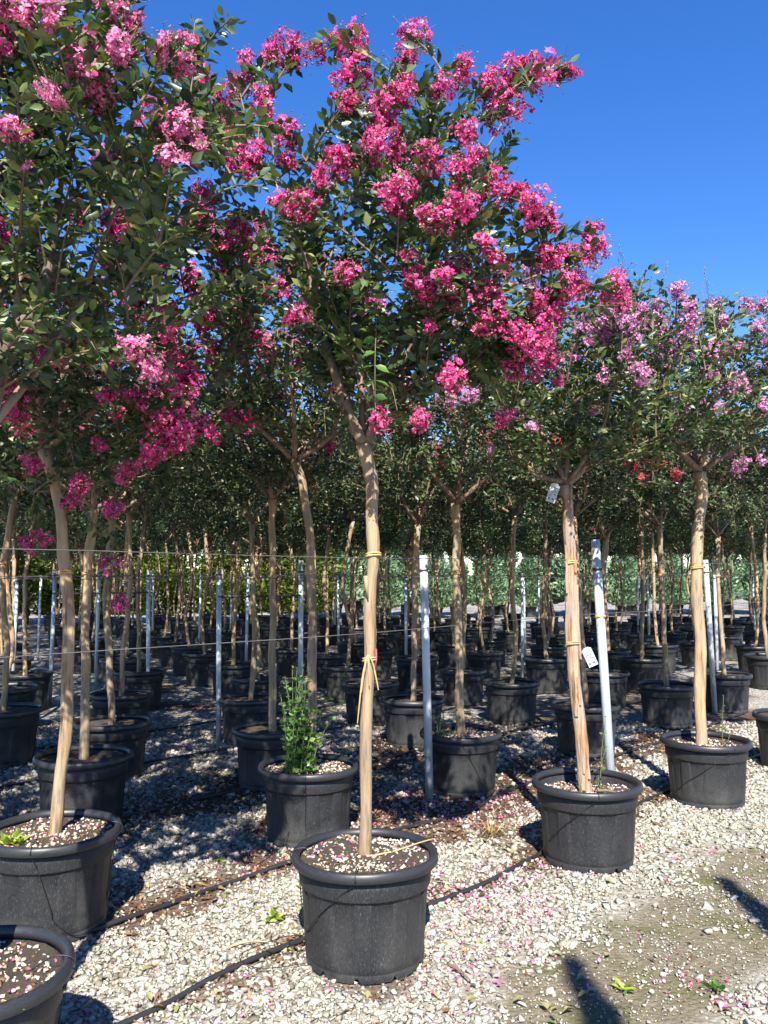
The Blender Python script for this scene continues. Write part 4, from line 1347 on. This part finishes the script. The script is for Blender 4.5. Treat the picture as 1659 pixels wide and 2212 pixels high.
# ------------------------------------------------------------------ posts, wires, bars, hoses, drip tubes
POST_D = [(.33, 6.05, 1.75, -.04, .029, 'galvanised post in front of the mottled trunk, dappled with shade'),
          (1.43, 5.22, 1.83, -.085, .028, 'thick leaning galvanised post tied with raffia beside the flaking orange trunk'),
          (-1.59, 8.02, 1.66, -.02, .024, 'shaded steel post holding a dark bar, before the aisle of gravel'),
          (3.88, 9.76, 1.79, -.06, .031, 'galvanised post behind the kinked lilac trunk'),
          (-.86, 8.6, 1.76, -.01, .025, 'steel post at the end of the dark bar behind the bushy shoots'),
          (-2.84, 10.02, 1.65, -.03, .024, 'steel post at the end of a dark bar behind the hanging blossom')]
STOCK = [(-4.17, 10.38), (-4.15, 11.95), (-3.64, 16.3), (-3.64, 19.6), (-5.1, 11.4), (4.9, 12.2), (6.6, 13.4), (2.1, 12.6), (.35, 13.1), (5.2, 16.2), (2.9, 17.0), (-.9, 16.4), (7.9, 17.6), (-2.2, 13.2), (-6.6, 15.8), (.9, 18.8), (6.3, 20.5), (-5.2, 18.6), (9.0, 20.0), (3.9, 20.8), (-1.2, 20.2)]


def post(x, y, h, lean, r_, label, group=None):
    P = [(0, 0, -.05), (lean * .5, 0, h * .5), (lean, 0, h)]
    o = link('steel_post', tube_mesh('steel_post', P, r_, M['steel'], 18), None, (x, y, 0))
    tag(o, label, 'post', group)
    link('tie', tie_mesh(round(r_ + .002, 3), 4, .003, M['bar'], ('pt', round(r_, 3))), o, (lean * (1.64 / h), 0, min(1.64, h - .05)))
    return o


for d in POST_D:
    pp = post(*d)
    if d[4] == .028:
        link('tie', tie_mesh(.032, 2, .004, M['raffia'], 'p2'), pp, (-.062, 0, 1.345))
for x, y in STOCK:
    post(x, y, 1.62 + rng.uniform(-.05, .08), rng.uniform(-.02, .02), .024, 'pale galvanised post standing in the %s row of pots' % ORD[max(0, min(19, int(round((S2 * (y - x) - 2.6) / 1.34))))], 'far posts')


def wire(label, n_, t0, t1, z, r_=.0022, dz=0.0, group=None):
    P = []
    for t in np.linspace(t0, t1, 24):
        x, y = lat(n_, t)
        P.append((x, y, z + dz * (t - t0) / (t1 - t0) + .006 * math.sin(t * 1.9)))
    tag(link('wire', tube_mesh('wire', P, r_, M['wire'], 5)), label, 'wire', group)


wire('upper trellis wire tied to the trunks of the front row', 2.625, .0, 14, 1.675, .0018, .05)
wire('lower trellis wire running behind the raffia tails of the front row', 2.67, .0, 10, 1.335, .0019, .06)
for k, (nn, z) in enumerate(((4.1, 1.585), (5.45, 1.60), (6.65, 1.60), (7.9, 1.585), (9.3, 1.59), (10.6, 1.60), (12.0, 1.58))):
    wire('trellis wire strung at eye height along the %s row' % ORD[k + 1], nn, 1.2, 20, z, .0022, .02, 'trellis wires of the back rows')
tag(link('tie_bar', tube_mesh('tie_bar', [(-1.61, 8.0, 1.40), (-1.2, 8.3, 1.395), (-.87, 8.58, 1.40)], .012, M['bar'], 6)), 'dark bar lashed between two shaded steel posts', 'bar')
tag(link('tie_bar', tube_mesh('tie_bar', [(-4.17, 10.36, 1.38), (-3.5, 10.2, 1.385), (-2.86, 10.0, 1.40)], .012, M['bar'], 6)), 'dark bar joining two posts behind the hanging blossom', 'bar')

hl = ['black hose lying on the gravel beside the hot pink tree pot', 'black hose running past the foot of the weedy pot', 'black hose under the second shaded row of pots', 'black hose under the third shaded row of pots', 'black hose under the fourth shaded row of pots']
for k, L in enumerate(HOSES):
    P = spline([(x, y, .014) for x, y in L], 60)
    P[:, 2] = gz(P[:, 0], P[:, 1]) + .017 + .003 * np.sin(P[:, 0] * 9)
    P[:, 1] += .012 * np.sin(P[:, 0] * 6.5 + k)
    tag(link('irrigation_hose', tube_mesh('irrigation_hose', P, .0115, M['hose'], 10)), hl[k], 'hose')


def drip(label, pts, r_=.0022):
    tag(link('drip_tube', tube_mesh('drip_tube', spline(pts, 48), r_, M['tube'], 5)), label, 'tube')


def pot_drip(label, tr, a, hose_pt, a2=None):
    """thin tube: from the hose up the pot wall, over the rim and into the soil"""
    bx, by = tr.location.x, tr.location.y
    c, s = math.cos(a), math.sin(a)
    a2 = a if a2 is None else a2
    c2, s2 = math.cos(a2), math.sin(a2)
    wall = []
    for q in np.linspace(0, 1, 7):
        aa, z = a2 + (a - a2) * q, .10 + .30 * q
        rr = .252 + (.282 - .252) * q + .004 + (.016 * max(0, q - .85) / .15)
        wall.append((bx + rr * math.cos(aa), by + rr * math.sin(aa), z))
    drip(label, [(hose_pt[0], hose_pt[1], .02), ((bx + .29 * c2 + hose_pt[0]) / 2, (by + .29 * s2 + hose_pt[1]) / 2, .03)] + wall +
         [(bx + .317 * c, by + .317 * s, .418), (bx + .302 * c, by + .302 * s, .444), (bx + .25 * c, by + .25 * s, .45), (bx + .19 * c, by + .19 * s, .415)])


pot_drip('thin black drip tube slanting across the hot pink tree pot', T1, math.radians(-96), (-.42, 3.72), math.radians(-165))
pot_drip('thin drip tube hanging down the side of the hot pink tree pot', T1, math.radians(186), (-.50, 3.60))
pot_drip('thin drip tube slanting across the dusty pot of the flaking trunk', T2, math.radians(-92), (.82, 4.76), math.radians(-165))
pot_drip('thin drip tube looping over the back rim of the dusty pot', T2, math.radians(60), (1.5, 5.4))
pot_drip('thin drip tube straight down the front of the weedy pot', T1 and L1, math.radians(-84), (-1.30, 3.80), math.radians(-64))
pot_drip('thin drip tube beside the weedy pot rim', L1, math.radians(8), (-1.2, 3.98))
pot_drip('thin drip tube down the front of the pot of bushy shoots', TA, math.radians(-88), (-.45, 4.80))
pot_drip('thin drip tube slanting on the pot of bushy shoots', TA, math.radians(-130), (-.70, 4.62), math.radians(-110))
pot_drip('thin drip tube slanting across the grey-stained pot', T3, math.radians(-75), (1.95, 6.05), math.radians(-160))
pot_drip('thin drip tube on the pot below the mottled trunk', TB, math.radians(-95), (.75, 5.95), math.radians(-60))
pot_drip('thin drip tube over the rim of the light pink tree pot', T0, math.radians(10), (-.93, 2.9), math.radians(25))
drip('loose black drip tube looping on the gravel by the hose', [(-.36, 3.75, .02), (-.45, 3.70, .03), (-.60, 3.56, .02), (-.50, 3.45, .018), (-.28, 3.50, .02), (-.20, 3.52, .016)], .002)

# ------------------------------------------------------------------ beyond the rows: lime hedge, conifers
def foliage_tree(name, label, cat, group, h, r_, n_leaf, mt, trunk_h, shape, leaf, upb, pot_s=0.0):
    root = bpy.data.objects.new(name, None)
    C.objects.link(root)
    tag(root, label, cat, group)
    if pot_s:
        p = link('pot', POT, root, scale=(pot_s,) * 3)
        link('rim', RIM, p)
    link('trunk', tube_mesh('trunk', [(0, 0, 0), (0, 0, h * .5), (0, 0, h * .95)], [.05, .035, .01], M['twig'], 6), root)
    z = rng.uniform(0, 1, n_leaf)
    rr = shape(z) * r_ * np.sqrt(rng.uniform(.25, 1.0, n_leaf)) * (1 + .18 * np.sin(z * 23) + rng.normal(0, .10, n_leaf))
    a = rng.uniform(0, 6.28, n_leaf)
    pos = np.stack([rr * np.cos(a), rr * np.sin(a), trunk_h + z * (h - trunk_h)], 1)
    LY = np.stack([np.cos(a), np.sin(a), np.full(n_leaf, upb)], 1) + rng.normal(0, .45, (n_leaf, 3))
    X, Y, Z = leaf_frames(LY, .6)
    V, F = place_many(KITE_V * np.array([.8, 1, 1]), KITE_F, pos, X, Y, Z, leaf * rng.uniform(.6, 1.3, n_leaf))
    link('crown', mesh('crown', V, F, mt), root)['kind'] = 'stuff'
    return root


cone = lambda z: np.maximum(.03, (1 - z)) ** .75 * np.minimum(1, z * 6 + .45)
egg = lambda z: np.sqrt(np.maximum(.02, 1 - (2 * z - 1) ** 2)) * .75 + .28
lime = foliage_tree('hedge_shrub', 'yellow-green leafy shrub in the sunlit hedge beyond the rows', 'shrub', 'shrubs of the lime hedge', 2.9, 1.05, 5200, M['leaf_lime'], .25, egg, .15, .3)
n_l = 0
for i in range(15):
    X = -17.0 + i * 1.02
    Y = 26.2 + .28 * i + rng.uniform(-.3, .3)
    o = lime if i == 0 else copy_tree(lime)
    o.location = (X, Y, 0)
    o.rotation_euler = (0, 0, rng.uniform(0, 6.28))
    s = rng.uniform(.85, 1.1)
    o.scale = (s, s, s * rng.uniform(.9, 1.1))
con = foliage_tree('conifer', 'blue-green conifer in a black pot beyond the rows of trees', 'conifer', 'conifers beyond the rows', 3.6, 1.0, 7000, M['needle'], .5, cone, .17, .9, 1.15)
for i in range(28):
    X = -4.0 + i * 0.98 + rng.uniform(-.15, .15)
    Y = 30.5 + (i % 2) * 1.8 + .18 * i + rng.uniform(-.3, .3)
    o = con if i == 0 else copy_tree(con)
    o.location = (X, Y, 0)
    o.rotation_euler = (0, 0, rng.uniform(0, 6.28))
    s = rng.uniform(.72, 1.2)
    o.scale = (s, s, s * rng.uniform(.9, 1.15))

# two slim cypresses stand behind the photographer; only their shadows reach into view
cyp = foliage_tree('cypress', 'slim dark cypress casting its pointed shadow on the bare earth', 'cypress', 'cypresses behind the path', 5.2, .36, 9000, M['cypress'], .2, lambda z: np.maximum(.0, 1 - z) ** .9 * np.minimum(1, z * 8 + .5), .065, 1.6)
back = 5.2 / math.tan(SUN_EL)
for i, (tx, ty) in enumerate(((.78, 3.53), (1.80, 4.45))):
    o = cyp if i == 0 else copy_tree(cyp)
    o.location = (tx - math.sin(SHADOW_AZ) * back, ty - math.cos(SHADOW_AZ) * back, 0)
